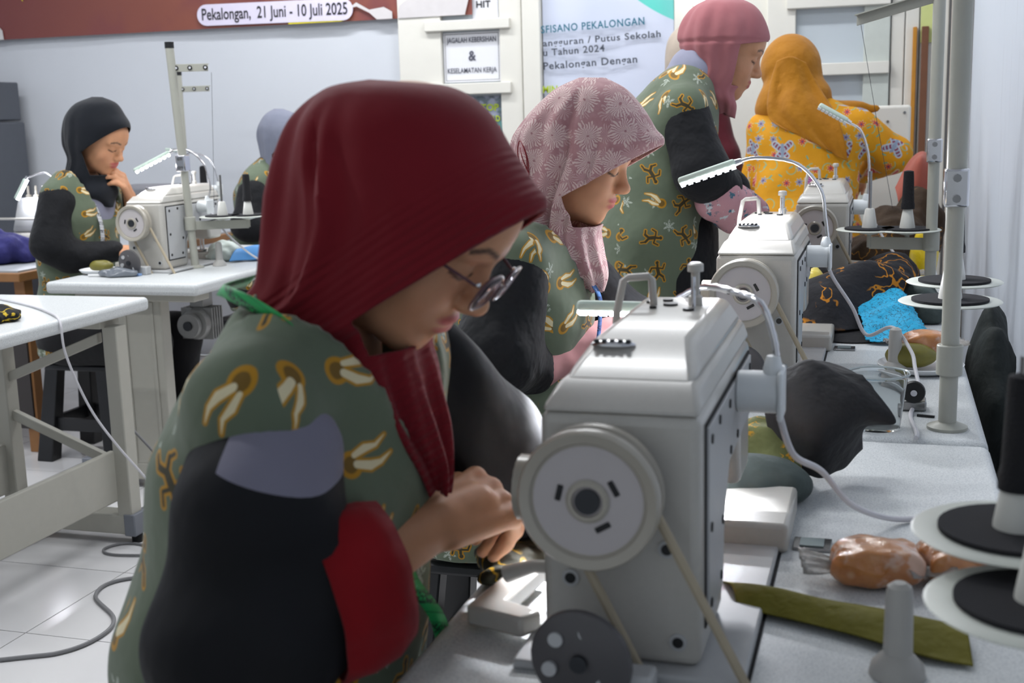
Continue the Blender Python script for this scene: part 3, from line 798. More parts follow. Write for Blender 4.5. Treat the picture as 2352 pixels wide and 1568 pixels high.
def fabric_bump(t, b, tc, wr=0.35, weave=0.08, scale=9.0):
    n = t.noise(tc, scale, 3, 0.5); n2 = t.noise(tc, 900, 2, 0.5)
    bn = t.new('ShaderNodeBump'); bn.inputs['Strength'].default_value = wr; bn.inputs['Distance'].default_value = 0.02
    t.l.new(n, bn.inputs['Height'])
    bn2 = t.new('ShaderNodeBump'); bn2.inputs['Strength'].default_value = weave; bn2.inputs['Distance'].default_value = 0.001
    t.l.new(n2, bn2.inputs['Height']); t.l.new(bn.outputs[0], bn2.inputs['Normal'])
    t.l.new(bn2.outputs[0], b.inputs['Normal'])
def batik_vest():
    m, t, b = base_mat('sage_batik')
    uv, tc = planar_uv(t)
    q, r, g, bl = cells(t, uv, 0.084)
    q = t.v('SCALE', q, s=0.80)
    # dancing figure, units of one cell
    parts = [((0, .06), (0, -.08), .05), ((0, .06), (.02, .15), .035), ((.02, .2), (.025, .205), .045), ((0, .07), (-.14, .10), .026), ((-.14, .10), (-.2, .02), .024),
             ((0, .07), (.13, .02), .026), ((.13, .02), (.19, .12), .024), ((0, -.08), (-.09, -.17), .036), ((-.09, -.17), (-.19, -.15), .026), ((0, -.08), (.09, -.18), .036), ((.09, -.18), (.10, -.29), .026)]
    dd = sd_min(t, [sd_cap(t, q, *p) for p in parts])
    # two-winged swirl
    sw = sd_min(t, [sd_cap(t, q, (.03, -.08), (.11, .04), (.035, .042)), sd_cap(t, q, (.11, .04), (.14, .16), (.042, .022)), sd_cap(t, q, (.14, .16), (.12, .30), (.022, .003)),
                    sd_cap(t, q, (-.05, -.06), (-.05, .07), (.025, .036)), sd_cap(t, q, (-.05, .07), (-.02, .18), (.036, .018)), sd_cap(t, q, (-.02, .18), (-.06, .30), (.018, .003))])
    ring = t.m('SUBTRACT', t.m('ABSOLUTE', t.m('SUBTRACT', t.v('LENGTH', t.v('SUBTRACT', q, (.0, -.14, 0.0))), .10)), .022)
    core = t.m('SUBTRACT', t.v('LENGTH', t.v('SUBTRACT', q, (.0, -.14, 0.0))), .085)
    base = t.mix(t.m('MULTIPLY', t.noise(tc.outputs['Object'], 7, 3), 0.7), srgb((106, 117, 97)), srgb((84, 96, 79)))
    # little white blossoms on a second grid
    q2, r2, g2, b2 = cells(t, uv, 0.062, 0.5, True, (0.35, 0.6))
    x2, y2, _ = t.xyz(q2)
    ang = t.m('ARCTAN2', y2, x2); rad = t.v('LENGTH', q2)
    pet = t.m('SUBTRACT', rad, t.m('MULTIPLY_ADD', t.m('COSINE', t.m('MULTIPLY', ang, 6.0)), 0.09, 0.17))
    fl = t.m('MULTIPLY', t.step(pet, -0.02, 0.02), t.m('GREATER_THAN', g2, 0.62))
    gran = t.noise(tc.outputs['Object'], 340, 2)
    fl = t.m('MULTIPLY', fl, t.step(gran, 0.48, 0.62))
    c = t.mix(t.m('MULTIPLY', fl, 0.75), base, srgb((190, 198, 186)))
    gold = srgb((184, 134, 34)); dark = srgb((62, 58, 40)); cream = srgb((226, 214, 176))
    isA = t.m('LESS_THAN', g, 0.47); isB = t.m('GREATER_THAN', g, 0.47)
    c = t.mix(t.m('MULTIPLY', t.step(dd, 0.012, 0.028), isA), c, gold)
    c = t.mix(t.m('MULTIPLY', t.step(dd, -0.014, 0.0), isA), c, dark)
    c = t.mix(t.m('MULTIPLY', t.step(sw, 0.016, 0.032), isB), c, gold)
    c = t.mix(t.m('MULTIPLY', t.step(core, 0.0, 0.01), isB), c, srgb((120, 92, 36)))
    c = t.mix(t.m('MULTIPLY', t.step(ring, -0.004, 0.006), isB), c, gold)
    c = t.mix(t.m('MULTIPLY', t.step(sw, -0.006, 0.006), isB), c, cream)
    t.l.new(c, b.inputs['Base Color']); b.inputs['Roughness'].default_value = 0.75; b.inputs['Sheen Weight'].default_value = 0.15
    b.inputs['Specular IOR Level'].default_value = 0.25
    fabric_bump(t, b, tc.outputs['Object'], 0.45)
    return m
M_vest = batik_vest()
def plain_cloth(name, col, col2=None, wr=0.3, rough=0.8, sheen=0.12, brim=None, scale=9.0):
    m, t, b = base_mat(name)
    tc = t.new('ShaderNodeTexCoord').outputs['Object']
    c = t.mix(t.noise(tc, 14, 3), srgb(col), srgb(col2 or tuple(int(q*0.86) for q in col)))
    t.l.new(c, b.inputs['Base Color']); b.inputs['Roughness'].default_value = rough; b.inputs['Sheen Weight'].default_value = sheen; b.inputs['Sheen Roughness'].default_value = 0.5
    b.inputs['Specular IOR Level'].default_value = 0.2
    if brim is None: fabric_bump(t, b, tc, wr, scale=scale)
    else:
        pt, n, depth = brim
        d = t.v('DOT_PRODUCT', t.v('SUBTRACT', tc, pt), n)       # distance above brim edge
        w = t.m('SINE', t.m('MULTIPLY', d, 2*PI/0.0085))
        k = t.m('MULTIPLY', w, t.step(d, depth*0.75, depth))
        bn = t.new('ShaderNodeBump'); bn.inputs['Strength'].default_value = 0.35; bn.inputs['Distance'].default_value = 0.002
        t.l.new(k, bn.inputs['Height'])
        bn2 = t.new('ShaderNodeBump'); bn2.inputs['Strength'].default_value = wr; bn2.inputs['Distance'].default_value = 0.02
        t.l.new(t.noise(tc, scale, 3), bn2.inputs['Height']); t.l.new(bn.outputs[0], bn2.inputs['Normal']); t.l.new(bn2.outputs[0], b.inputs['Normal'])
    return m
def lace_print():
    m, t, b = base_mat('pink_lace_print')
    uv, tc = planar_uv(t)
    wn = t.new('ShaderNodeTexNoise'); wn.inputs['Scale'].default_value = 55; wn.inputs['Detail'].default_value = 2; t.l.new(tc.outputs['Object'], wn.inputs['Vector'])
    uv = t.v('ADD', uv, t.v('SCALE', t.v('SUBTRACT', wn.outputs['Color'], (0.5, 0.5, 0.5)), s=0.012))
    uv = t.v('MULTIPLY', uv, (1.0, 1.0, 0.0))
    def burst(size, off, k, amp):
        q, r, g, bl = cells(t, uv, size, 0.35, True, off)
        x, y, _ = t.xyz(q); ang = t.m('ARCTAN2', y, x); rad = t.v('LENGTH', q)
        wob = t.m('MULTIPLY', t.m('SINE', t.m('MULTIPLY', rad, 22.0)), 0.6)
        s = t.m('SINE', t.m('ADD', t.m('MULTIPLY', ang, k), wob))
        petal = t.m('MULTIPLY_ADD', t.m('COSINE', t.m('MULTIPLY', ang, 8.0)), 0.06, 0.44)
        inside = t.step(t.m('SUBTRACT', rad, petal), -0.03, 0.05)
        return t.m('MULTIPLY', t.m('MULTIPLY_ADD', s, 0.5, 0.5), inside), inside, rad
    a, ia, ra = burst(0.058, (0, 0), 26.0, 1); b_, ib, rb = burst(0.040, (0.5, 0.4), 18.0, 1)
    base = t.mix(t.noise(tc.outputs['Object'], 60, 3), srgb((188, 146, 148)), srgb((158, 108, 114)))
    c = t.mix(t.m('MULTIPLY', t.step(t.m('SUBTRACT', 1.0, b_), 0.3, 0.7), 0.55), base, srgb((206, 178, 176)))
    c = t.mix(t.m('MULTIPLY', t.step(t.m('SUBTRACT', 1.0, a), 0.3, 0.75), 0.9), c, srgb((216, 192, 188)))
    c = t.mix(t.m('MULTIPLY', t.step(ra, 0.02, 0.06), 0.7), c, srgb((142, 78, 88)))
    t.l.new(c, b.inputs['Base Color']); b.inputs['Roughness'].default_value = 0.7; b.inputs['Sheen Weight'].default_value = 0.2; b.inputs['Specular IOR Level'].default_value = 0.25
    fabric_bump(t, b, tc.outputs['Object'], 0.25)
    return m
def yellow_batik():
    m, t, b = base_mat('yellow_flower_batik')
    uv, tc = planar_uv(t)
    c = t.mix(t.noise(tc.outputs['Object'], 12, 2), srgb((216, 156, 26)), srgb((198, 132, 16)))
    # curling stems
    q, r, g, bl = cells(t, uv, 0.07, 0.3, True, (0.2, 0.2))
    st = t.m('SUBTRACT', t.m('ABSOLUTE', t.m('SUBTRACT', t.v('LENGTH', q), 0.26)), 0.018)
    x, y, _ = t.xyz(q)
    c = t.mix(t.m('MULTIPLY', t.step(st, 0.0, 0.02), t.m('GREATER_THAN', x, -0.05)), c, srgb((150, 168, 120)))
    # leaves
    q, r, g, bl = cells(t, uv, 0.034, 0.4, True, (0.5, 0.1))
    lf = sd_min(t, [sd_cap(t, q, (-.16, 0), (.16, 0), .075)])
    c = t.mix(t.m('MULTIPLY', t.step(lf, 0.0, 0.02), t.m('GREATER_THAN', g, 0.62)), c, srgb((120, 158, 128)))
    # blossoms
    q, r, g, bl = cells(t, uv, 0.052, 0.35, True)
    x, y, _ = t.xyz(q); ang = t.m('ARCTAN2', y, x); rad = t.v('LENGTH', q)
    pet = t.m('SUBTRACT', rad, t.m('MULTIPLY_ADD', t.m('COSINE', t.m('MULTIPLY', ang, 7.0)), 0.07, 0.22))
    fc = t.mix(t.m('GREATER_THAN', g, 0.5), srgb((196, 78, 60)), srgb((134, 132, 158)))
    on = t.m('LESS_THAN', r, 0.6)
    c = t.mix(t.m('MULTIPLY', t.step(pet, 0.02, 0.05), on), c, srgb((206, 182, 120)))
    c = t.mix(t.m('MULTIPLY', t.step(pet, -0.03, 0.0), on), c, fc)
    c = t.mix(t.m('MULTIPLY', t.step(rad, 0.05, 0.08), on), c, srgb((96, 70, 110)))
    # butterflies and tulip heads, big cells
    q, r, g, bl = cells(t, uv, 0.14, 0.35, True, (0.45, 0.3))
    wing = sd_min(t, [sd_cap(t, q, (.05, .03), (.2, .16), .07), sd_cap(t, q, (-.05, .03), (-.2, .16), .07), sd_cap(t, q, (.04, -.06), (.12, -.15), .055), sd_cap(t, q, (-.04, -.06), (-.12, -.15), .055)])
    bodyd = sd_cap(t, q, (0, -.16), (0, .14), .03)
    isA = t.m('LESS_THAN', g, 0.42); isB = t.m('GREATER_THAN', g, 0.60)
    x, y, _ = t.xyz(q)
    stripe = t.m('GREATER_THAN', t.m('SINE', t.m('MULTIPLY', t.v('LENGTH', q), 70.0)), 0.0)
    wc = t.mix(stripe, srgb((150, 158, 172)), srgb((128, 58, 78)))
    c = t.mix(t.m('MULTIPLY', t.step(wing, 0.015, 0.035), isA), c, srgb((172, 176, 184)))
    c = t.mix(t.m('MULTIPLY', t.step(wing, -0.02, -0.01), isA), c, wc)
    c = t.mix(t.m('MULTIPLY', t.step(bodyd, 0, 0.02), isA), c, srgb((132, 146, 166)))
    tul = sd_min(t, [sd_cap(t, q, (-.12, 0), (.16, .04), .11), sd_cap(t, q, (-.22, 0), (.1, 0), .03), sd_cap(t, q, (.1, .1), (.24, .13), .04), sd_cap(t, q, (.1, -.06), (.24, -.08), .04)])
    st2 = t.m('GREATER_THAN', t.m('SINE', t.m('MULTIPLY', y, 110.0)), 0.1)
    tcx = t.mix(st2, srgb((190, 66, 72)), srgb((206, 130, 128)))
    dots = t.v('SUBTRACT', t.v('FRACTION', t.v('SCALE', q, s=14.0)), (0.5, 0.5, 0.0)); dx, dy, _z = t.xyz(dots)
    dr = t.v('LENGTH', t.comb(dx, dy))
    tcx = t.mix(t.m('MULTIPLY', t.step(dr, 0.25, 0.35), t.m('MULTIPLY', t.m('GREATER_THAN', x, -0.03), t.m('LESS_THAN', x, 0.11))), tcx, srgb((232, 208, 192)))
    tcx = t.mix(t.m('GREATER_THAN', bl, 0.6), tcx, t.mix(st2, srgb((146, 76, 128)), srgb((190, 128, 170))))
    c = t.mix(t.m('MULTIPLY', t.step(tul, 0.01, 0.03), isB), c, srgb((214, 190, 150)))
    c = t.mix(t.m('MULTIPLY', t.step(tul, -0.015, -0.005), isB), c, tcx)
    t.l.new(c, b.inputs['Base Color']); b.inputs['Roughness'].default_value = 0.7; b.inputs['Specular IOR Level'].default_value = 0.25
    fabric_bump(t, b, tc.outputs['Object'], 0.4)
    return m
def floral_sleeve():
    m, t, b = base_mat('pink_floral_sleeve')
    tc = t.new('ShaderNodeTexCoord').outputs['Object']
    n = t.noise(tc, 26, 4, 0.7); n2 = t.noise(t.v('ADD', tc, (3, 1, 2)), 34, 4, 0.7)
    c = t.mix(t.step(n, 0.40, 0.44), srgb((202, 150, 158)), srgb((64, 110, 130)))
    c = t.mix(t.step(n2, 0.36, 0.39), c, srgb((210, 216, 220)))
    t.l.new(c, b.inputs['Base Color']); b.inputs['Roughness'].default_value = 0.7; fabric_bump(t, b, tc, 0.4); return m
def black_blouse():
    m, t, b = base_mat('black_blouse_cloth')
    tc = t.new('ShaderNodeTexCoord').outputs['Object']
    c = t.mix(t.noise(tc, 10, 3), srgb((25, 26, 30)), srgb((17, 18, 21)))
    t.l.new(c, b.inputs['Base Color']); b.inputs['Roughness'].default_value = 0.75; b.inputs['Specular IOR Level'].default_value = 0.25
    b.inputs['Sheen Weight'].default_value = 0.06
    fabric_bump(t, b, tc, 0.7, scale=13); return m
M_blouse = black_blouse()
def panel_blouse():
    """black blouse whose upper sleeve carries a grey cloth panel"""
    m, t, b = base_mat('black_blouse_grey_panel')
    tc = t.new('ShaderNodeTexCoord').outputs['Object']
    x, y, z = t.xyz(tc)
    c = t.mix(t.noise(tc, 10, 3), srgb((25, 26, 30)), srgb((17, 18, 21)))
    line = t.m('SUBTRACT', z, t.m('MULTIPLY_ADD', x, -0.38, 1.040))
    k = t.m('MULTIPLY', t.m('GREATER_THAN', line, 0.0), t.m('GREATER_THAN', x, 0.126))
    k = t.m('MULTIPLY', k, t.m('LESS_THAN', y, 0.0))
    c = t.mix(k, c, srgb((126, 124, 140)))
    t.l.new(c, b.inputs['Base Color']); b.inputs['Roughness'].default_value = 0.75; b.inputs['Specular IOR Level'].default_value = 0.25
    fabric_bump(t, b, tc, 0.5); return m
def skin_mat():
    m, t, b = base_mat('skin')
    at = t.new('ShaderNodeAttribute'); at.attribute_name = 'tone'
    tc = t.new('ShaderNodeTexCoord').outputs['Object']
    c = t.v('SCALE', at.outputs['Color'], s=t.m('MULTIPLY_ADD', t.noise(tc, 60, 3), 0.16, 0.92))
    t.l.new(c, b.inputs['Base Color']); b.inputs['Roughness'].default_value = 0.48; b.inputs['Specular IOR Level'].default_value = 0.35
    b.inputs['Subsurface Weight'].default_value = 0.12; b.inputs['Subsurface Radius'].default_value = (0.01, 0.004, 0.002); b.inputs['Subsurface Scale'].default_value = 0.4
    return m
M_skin = skin_mat()
# ---------------------------------------------------------------- people
def rot_y(p): c, s = math.cos(p), math.sin(p); return np.array([[c, 0, s], [0, 1, 0], [-s, 0, c]])   # pitch: looking down for p>0
def rot_z(a): c, s = math.cos(a), math.sin(a); return np.array([[c, -s, 0], [s, c, 0], [0, 0, 1]])
def head_sdf(q, open_=0.0):
    P = q
    d = d_ell(P, (-.010, 0, .045), (.098, .077, .085))
    d = smin(d, d_ell(P, (.030, 0, -.022), (.062, .061, .085)), .03)
    d = smin(d, d_ell(P, (.050, 0, .048), (.046, .058, .046)), .03)
    d = smin(d, d_ell(P, (.044, 0, -.068), (.042, .046, .038)), .025)
    d = smin(d, d_cap(P, (.070, -.006, -.093), (.070, .006, -.093), .017, .017), .02)
    for s in (-1, 1):
        d = smin(d, d_ell(P, (.060, .036*s, -.028), (.027, .025, .028)), .02)
        d = smax(d, -d_ell(P, (.107, .032*s, .008), (.020, .019, .013)), .012)
        d = smin(d, d_ell(P, (.0755, .031*s, .006), (.0165, .0165, .0135)), .004)
        d = smin(d, d_cap(P, (.090, .014*s, .030), (.078, .050*s, .028), .008, .006), .012)
        d = smin(d, d_ell(P, (.101, .0115*s, -.029), (.0095, .0075, .0075)), .006)
    d = smin(d, d_cap(P, (.089, 0, .016), (.109, 0, -.020), .0068, .0095), .012)
    d = smin(d, d_ell(P, (.1105, 0, -.0235), (.0105, .0105, .0095)), .008)
    d = smin(d, d_ell(P, (.0855, 0, -.056), (.014, .026, .016)), .012)
    d = smin(d, d_ell(P, (.0945, 0, -.0510), (.0085, .0215, .0052)), .004)
    d = smin(d, d_ell(P, (.0925, 0, -.0620), (.0090, .0185, .0062)), .004)
    d = smax(d, -d_cap(P, (.104, -.022, -.0566), (.104, .022, -.0566), .0032, .0032), .003)
    d = smin(d, d_cap(P, (-.012, 0, -.045), (-.022, 0, -.125), .048, .042), .025)
    return d
SKIN = np.array(srgb((200, 148, 114))[:3])
def head_tone(Q, base):
    C = np.tile(base, (len(Q), 1))
    P = (Q[:, 0], Q[:, 1], Q[:, 2])
    def paint(dist, e0, e1, col, k=1.0):
        w = np.clip((e1-dist)/(e1-e0), 0, 1)[:, None]*k; C[:] = C*(1-w)+np.array(col)*w
    lips = np.minimum(d_ell(P, (.0945, 0, -.0510), (.0085, .0215, .0052)), d_ell(P, (.0925, 0, -.0620), (.0090, .0185, .0062)))
    paint(lips, 0.0006, 0.0028, srgb((178, 82, 84))[:3], 0.9)
    for s in (-1, 1):
        br = np.minimum(d_cap(P, (.099, .014*s, .0315), (.095, .034*s, .036), 0, 0), d_cap(P, (.095, .034*s, .036), (.078, .052*s, .031), 0, 0))
        front = P[0] > 0.06
        paint(np.where(front, np.abs(P[2]-(.031+.006*np.clip((np.abs(P[1])-.012)/.02, 0, 1)-.006*np.clip((np.abs(P[1])-.036)/.016, 0, 1))), 1)+np.where((P[1]*s > .012) & (P[1]*s < .054), 0, 1), .0018, .0042, srgb((44, 30, 26))[:3], 0.85)
        ls = np.where(front & (P[1]*s > .015) & (P[1]*s < .049), np.abs(P[2]-(-.0025+.0045*((np.abs(P[1])-.032)/.016)**2)), 1)
        paint(ls, .0012, .0030, srgb((26, 18, 16))[:3], 0.95)
    ck = np.minimum(d_ell(P, (.07, .04, -.03), (.02, .02, .02)), d_ell(P, (.07, -.04, -.03), (.02, .02, .02)))
    paint(ck, -.01, .02, srgb((188, 122, 98))[:3], 0.25)
    return C
def hand_caps(W, d, n, side, curl=(0.5, 0.7, 0.5), spread=0.0, thumb=0.6, scale=1.0):
    """W wrist, d toward knuckles, n out of the back of the hand, side +1: thumb toward d x n"""
    W = np.array(W, float); d = np.array(d, float); d /= np.linalg.norm(d); n = np.array(n, float); n -= d*(n@d); n /= np.linalg.norm(n)
    s = np.cross(d, n)*side; S = scale; caps = []
    lens = [(.040, .024, .019), (.044, .028, .020), (.041, .026, .019), (.031, .019, .017)]
    for i in range(4):
        o = (1.5-i)*.0195*S
        K = W+d*(.088-.004*abs(i-1))*S+s*o
        caps.append((W+s*o*0.62, K, .0155*S, .0115*S))
        p = K; dirv = d.copy(); a = 0
        for j in range(3):
            a += curl[j]*(1+0.06*i); dv = d*math.cos(a)-n*math.sin(a)+s*(1.5-i)*spread*0.1; dv /= np.linalg.norm(dv)
            e = p+dv*lens[i][j]*S; caps.append((p, e, (.0098-.0008*j)*S, (.0090-.0010*j)*S)); p = e
    caps.append((W+d*.03*S, W+d*.055*S, .021*S, .019*S))
    b = W+d*.018*S+s*.020*S; m1 = b+(d*math.cos(thumb)+s*math.sin(thumb)-n*0.25)*.042*S; m2 = m1+(d*math.cos(thumb*0.5)+s*math.sin(thumb*0.4)-n*0.35)*.032*S; m3 = m2+(d*0.95-s*0.05-n*0.3)*.024*S
    caps += [(b, m1, .0145*S, .0115*S), (m1, m2, .0108*S, .0098*S), (m2, m3, .0096*S, .0078*S)]
    return caps
def caps_sdf(caps, k):
    def f(P):
        d = None
        for c in caps:
            q = d_cap(P, c[0], c[1], c[2], c[3], c[4] if len(c) > 4 else 1.0); d = q if d is None else smin(d, q, k)
        return d
    return f
def bounds(caps, pad):
    A = np.array([[np.minimum(c[0], c[1])-max(c[2], c[3])*np.array([1, c[4] if len(c) > 4 else 1, 1]), np.maximum(c[0], c[1])+max(c[2], c[3])*np.array([1, c[4] if len(c) > 4 else 1, 1])] for c in caps])
    return A[:, 0].min(0)-pad, A[:, 1].max(0)+pad
def garment(name, caps, k, h, m, parent, wr=0.0, wf=30.0, seed=0.0, cut=None, it=1, pad=0.03):
    f0 = caps_sdf(caps, k); lo, hi = bounds(caps, pad)
    def f(P):
        d = f0(P)
        if wr: d = d+wr*wav(P, wf, seed)
        if cut is not None: d = cut(P, d)
        return d
    return sdf_obj(name, f, lo, hi, h, m, parent, smooth_it=it)
def body_mesh(parent, head_o, pitch, yaw, roll, caps, hands, skin, hh=0.003, bh=0.014, hand_h=0.0035):
    """one mesh: sculpted head, trunk and limbs, hands with fingers"""
    R = rot_z(yaw) @ rot_y(pitch) @ np.array([[1, 0, 0], [0, math.cos(roll), -math.sin(roll)], [0, math.sin(roll), math.cos(roll)]])
    V, F = snet(head_sdf, (-.125, -.1, -.19), (.14, .1, .15), hh)
    V = relax(V, F, 1); C = head_tone(V, skin)
    V = V @ R.T+np.array(head_o); VV = [V]; FF = [np.asarray(F)]; CC = [C]; n = len(V)
    lo, hi = bounds(caps, .03)
    V, F = snet(caps_sdf(caps, .03), lo, hi, bh); VV.append(V); FF.append(np.asarray(F)+n); CC.append(np.tile(skin, (len(V), 1))); n += len(V)
    for hc in hands:
        lo, hi = bounds(hc, .012); V, F = snet(caps_sdf(hc, .007), lo, hi, hand_h); V = relax(V, F, 1)
        VV.append(V); FF.append(np.asarray(F)+n); CC.append(np.tile(skin, (len(V), 1))); n += len(V)
    V = np.concatenate(VV); F = np.concatenate(FF); C = np.concatenate(CC)
    o = fast_mesh('body', V, F, M_skin, parent)
    a = o.data.attributes.new('tone', 'FLOAT_COLOR', 'POINT')
    a.data.foreach_set('color', np.concatenate([C, np.ones((len(C), 1))], 1).astype(np.float32).ravel())
    return o
def hijab(parent, secs, m, cuts, folds, rows=90, cols=112, yc=0.0, name='headscarf', ysk=None, th=0.003):
    """secs: (Bx,Bz,Fx,Fz,halfwidth,power). cuts: face opening polygon lines ((p,n) in x,z), opening where all n.(q-p)>0"""
    S = crom(secs, rows); V = []
    for k, (bx, bz, fx, fz, w, p) in enumerate(S):
        c = np.array([(bx+fx)/2, yc+(ysk(k/(rows-1)) if ysk else 0), (bz+fz)/2]); a = np.array([(fx-bx)/2, 0, (fz-bz)/2])
        for i in range(cols):
            t = 2*PI*i/cols; ct, st = math.cos(t), math.sin(t)
            e = 2.0/p
            V.append(c+a*(abs(ct)**e*np.sign(ct))+np.array([0, max(w, .002)*(abs(st)**e*np.sign(st)), 0]))
    V = np.array(V); G = V.reshape(rows, cols, 3)
    du = np.roll(G, -1, 1)-np.roll(G, 1, 1); dv = np.gradient(G, axis=0); N = np.cross(dv, du); L = np.linalg.norm(N, axis=2, keepdims=True); N = N/np.maximum(L, 1e-9)
    cen = G.mean(1, keepdims=True); sg = np.sign(((G-cen)*N).sum(2, keepdims=True)); sg[sg == 0] = 1; N = N*sg
    s = np.linspace(0, 1, rows)[:, None]; th_ = (2*PI*np.arange(cols)/cols)[None, :]
    G = G+N*folds(s, th_, G)[:, :, None]
    V = G.reshape(-1, 3)
    F = [(k*cols+i, k*cols+(i+1) % cols, (k+1)*cols+(i+1) % cols, (k+1)*cols+i) for k in range(rows-1) for i in range(cols)]
    F.append(tuple(range(cols-1, -1, -1)))
    me = bpy.data.meshes.new(name); me.from_pydata([tuple(q) for q in V], [], F)
    bm = bmesh.new(); bm.from_mesh(me)
    for p, n in cuts:
        bmesh.ops.bisect_plane(bm, geom=bm.verts[:]+bm.edges[:]+bm.faces[:], plane_co=(p[0], 0, p[1]), plane_no=(n[0], 0, n[1]))
    if cuts:
        dele = []
        for f in bm.faces:
            c = f.calc_center_median()
            if all((c.x-p[0])*n[0]+(c.z-p[1])*n[1] > 0 for p, n in cuts): dele.append(f)
        bmesh.ops.delete(bm, geom=dele, context='FACES')
    bmesh.ops.recalc_face_normals(bm, faces=bm.faces)
    bm.to_mesh(me); bm.free()
    me.polygons.foreach_set('use_smooth', [True]*len(me.polygons))
    me.materials.append(m)
    o = bpy.data.objects.new(name, me); link(o, parent)
    so = o.modifiers.new('thickness', 'SOLIDIFY'); so.thickness = th; so.offset = -1
    return o
def line_cut(a, b, keep):
    """opening half-plane through a,b in (x,z); 'keep' is a point inside the opening"""
    d = (b[0]-a[0], b[1]-a[1]); n = (-d[1], d[0])
    if (keep[0]-a[0])*n[0]+(keep[1]-a[1])*n[1] < 0: n = (-n[0], -n[1])
    return (a, n)
def bellcuff(parent, rings, m, name='cuff', n=40, th=0.004, wr=0.003):
    """open sleeve end: rings of (center, ax, ay)"""
    V = []; F = []
    for k, (c, ax, ay) in enumerate(rings):
        c, ax, ay = map(np.array, (c, ax, ay))
        for i in range(n):
            t = 2*PI*i/n; f = 1+wr/0.05*math.sin(5*t+k*0.8)+wr/0.07*math.sin(9*t-k); V.append(c+ax*math.cos(t)*f+ay*math.sin(t)*f)
    for k in range(len(rings)-1):
        for i in range(n): F.append((k*n+i, k*n+(i+1) % n, (k+1)*n+(i+1) % n, (k+1)*n+i))
    o = mesh_obj(name, V, F, m, parent)
    so = o.modifiers.new('thickness', 'SOLIDIFY'); so.thickness = th; so.offset = 0
    return o
def seated_body_caps(torso, sh, el, wr_, hipz=.49, knee=.33):
    c = [(torso[0], torso[1], .085, .08, 1.35), (torso[1], torso[2], .08, .085, 1.4), (torso[2], torso[3], .085, .045, 1.5)]
    for i in (0, 1):
        c += [(sh[i], el[i], .042, .034), (el[i], wr_[i], .034, .024)]
        s = -1 if i == 0 else 1
        c += [((torso[0][0], .085*s, hipz), (knee, .10*s, hipz-.02), .07, .05), ((knee, .10*s, hipz-.02), (knee-.02, .10*s, .09), .048, .034), ((knee-.02, .10*s, .06), (knee+.11, .11*s, .035), .034, .028)]
    return [tuple([np.array(q[0], float), np.array(q[1], float)]+list(q[2:])) for q in c]
def trousers(parent, torso0, hipz, knee, m, spread=.10, end=.10, k=.03):
    c = []
    for s in (-1, 1):
        c += [((torso0[0], .085*s, hipz+.01), (knee, spread*s, hipz), .105, .085), ((knee, spread*s, hipz), (knee-.02, spread*s, end+.05), .085, .075)]
    c += [((torso0[0], -.06, hipz+.03), (torso0[0], .06, hipz+.03), .12, .12)]
    c = [tuple([np.array(q[0], float), np.array(q[1], float)]+list(q[2:])) for q in c]
    return garment('trousers', c, k, .016, m, parent, wr=.006, wf=22, seed=2.0)
def A(*p): return np.array(p, float)
M_cuffred = plain_cloth('red_cuff_cloth', (142, 12, 24), (116, 8, 16), 0.4, sheen=0.05)
M_trs = plain_cloth('black_trouser_cloth', (28, 28, 31), (20, 20, 22), 0.4)

# ================= worker 1: maroon headscarf, foreground
p1 = thing('person', 'person in maroon headscarf and glasses sewing at the foreground machine', 'person', (-.66, 1.12, 0))
H1 = A(.207, 0, 1.186)
T1 = [A(-.01, 0, .53), A(.02, 0, .72), A(.085, 0, .94), A(.125, 0, 1.06)]
sh = [A(.125, -.165, 1.02), A(.135, .165, 1.0)]; el = [A(.118, -.200, .825), A(.165, .25, .835)]; wr_ = [A(.228, .005, .872), A(.285, .225, .815)]
hdR = hand_caps(wr_[0], A(.05, .12, .006), A(.35, -.45, .82), -1, curl=(0.85, 0.7, 0.4), thumb=0.5, scale=1.08)
hdR.append((el[0]+(wr_[0]-el[0])*.35, wr_[0], .038, .026)); hdR.append((wr_[0], wr_[0]+A(.02, .05, .0), .026, .027))
hdL = hand_caps(wr_[1], A(.10, .08, -.03), A(.0, .1, 1), 1, curl=(0.4, 0.5, 0.4), thumb=0.5)
hdL.append((el[1]+(wr_[1]-el[1])*.5, wr_[1], .033, .024))
bc = seated_body_caps(T1, sh, el, [el[0]+(wr_[0]-el[0])*.6, el[1]+(wr_[1]-el[1])*.6])
body_mesh(p1, H1, math.radians(38), 0, 0, bc, [hdR, hdL], SKIN, hh=.0024)
vest1 = [(A(.06, 0, .46), A(.085, 0, .80), .120, .108, 1.4), (A(-.02, 0, .44), A(-.005, 0, .56), .150, .142, 1.36), (A(-.005, 0, .56), A(.03, 0, .74), .140, .132, 1.40), (A(.03, 0, .74), A(.085, 0, .93), .132, .132, 1.42),
         (A(.085, 0, .93), A(.118, 0, 1.025), .130, .098, 1.5), (A(.118, 0, 1.03), A(.125, 0, 1.075), .088, .066, 1.35),
         (A(.115, -.08, 1.052), A(.118, -.160, 1.028), .058, .062), (A(.125, .08, 1.045), A(.14, .165, 1.01), .060, .062)]
def neckline(P, d, a, b, zb, slope=.60, wmax=.115, k=.006):
    """open neck: cut everything above the line a-b (x,z) within a V that closes at zb"""
    x, y, z = P
    L = math.hypot(b[0]-a[0], b[1]-a[1]); nx, nz = -(b[1]-a[1])/L, (b[0]-a[0])/L
    above = (x-a[0])*nx+(z-a[1])*nz
    half = np.clip((z-zb)*slope, -.02, wmax)
    return smax(d, -np.maximum(np.abs(y)-half, -above), k)
def vcut(P, d): return neckline(P, d, (.045, 1.145), (.222, .925), .915)
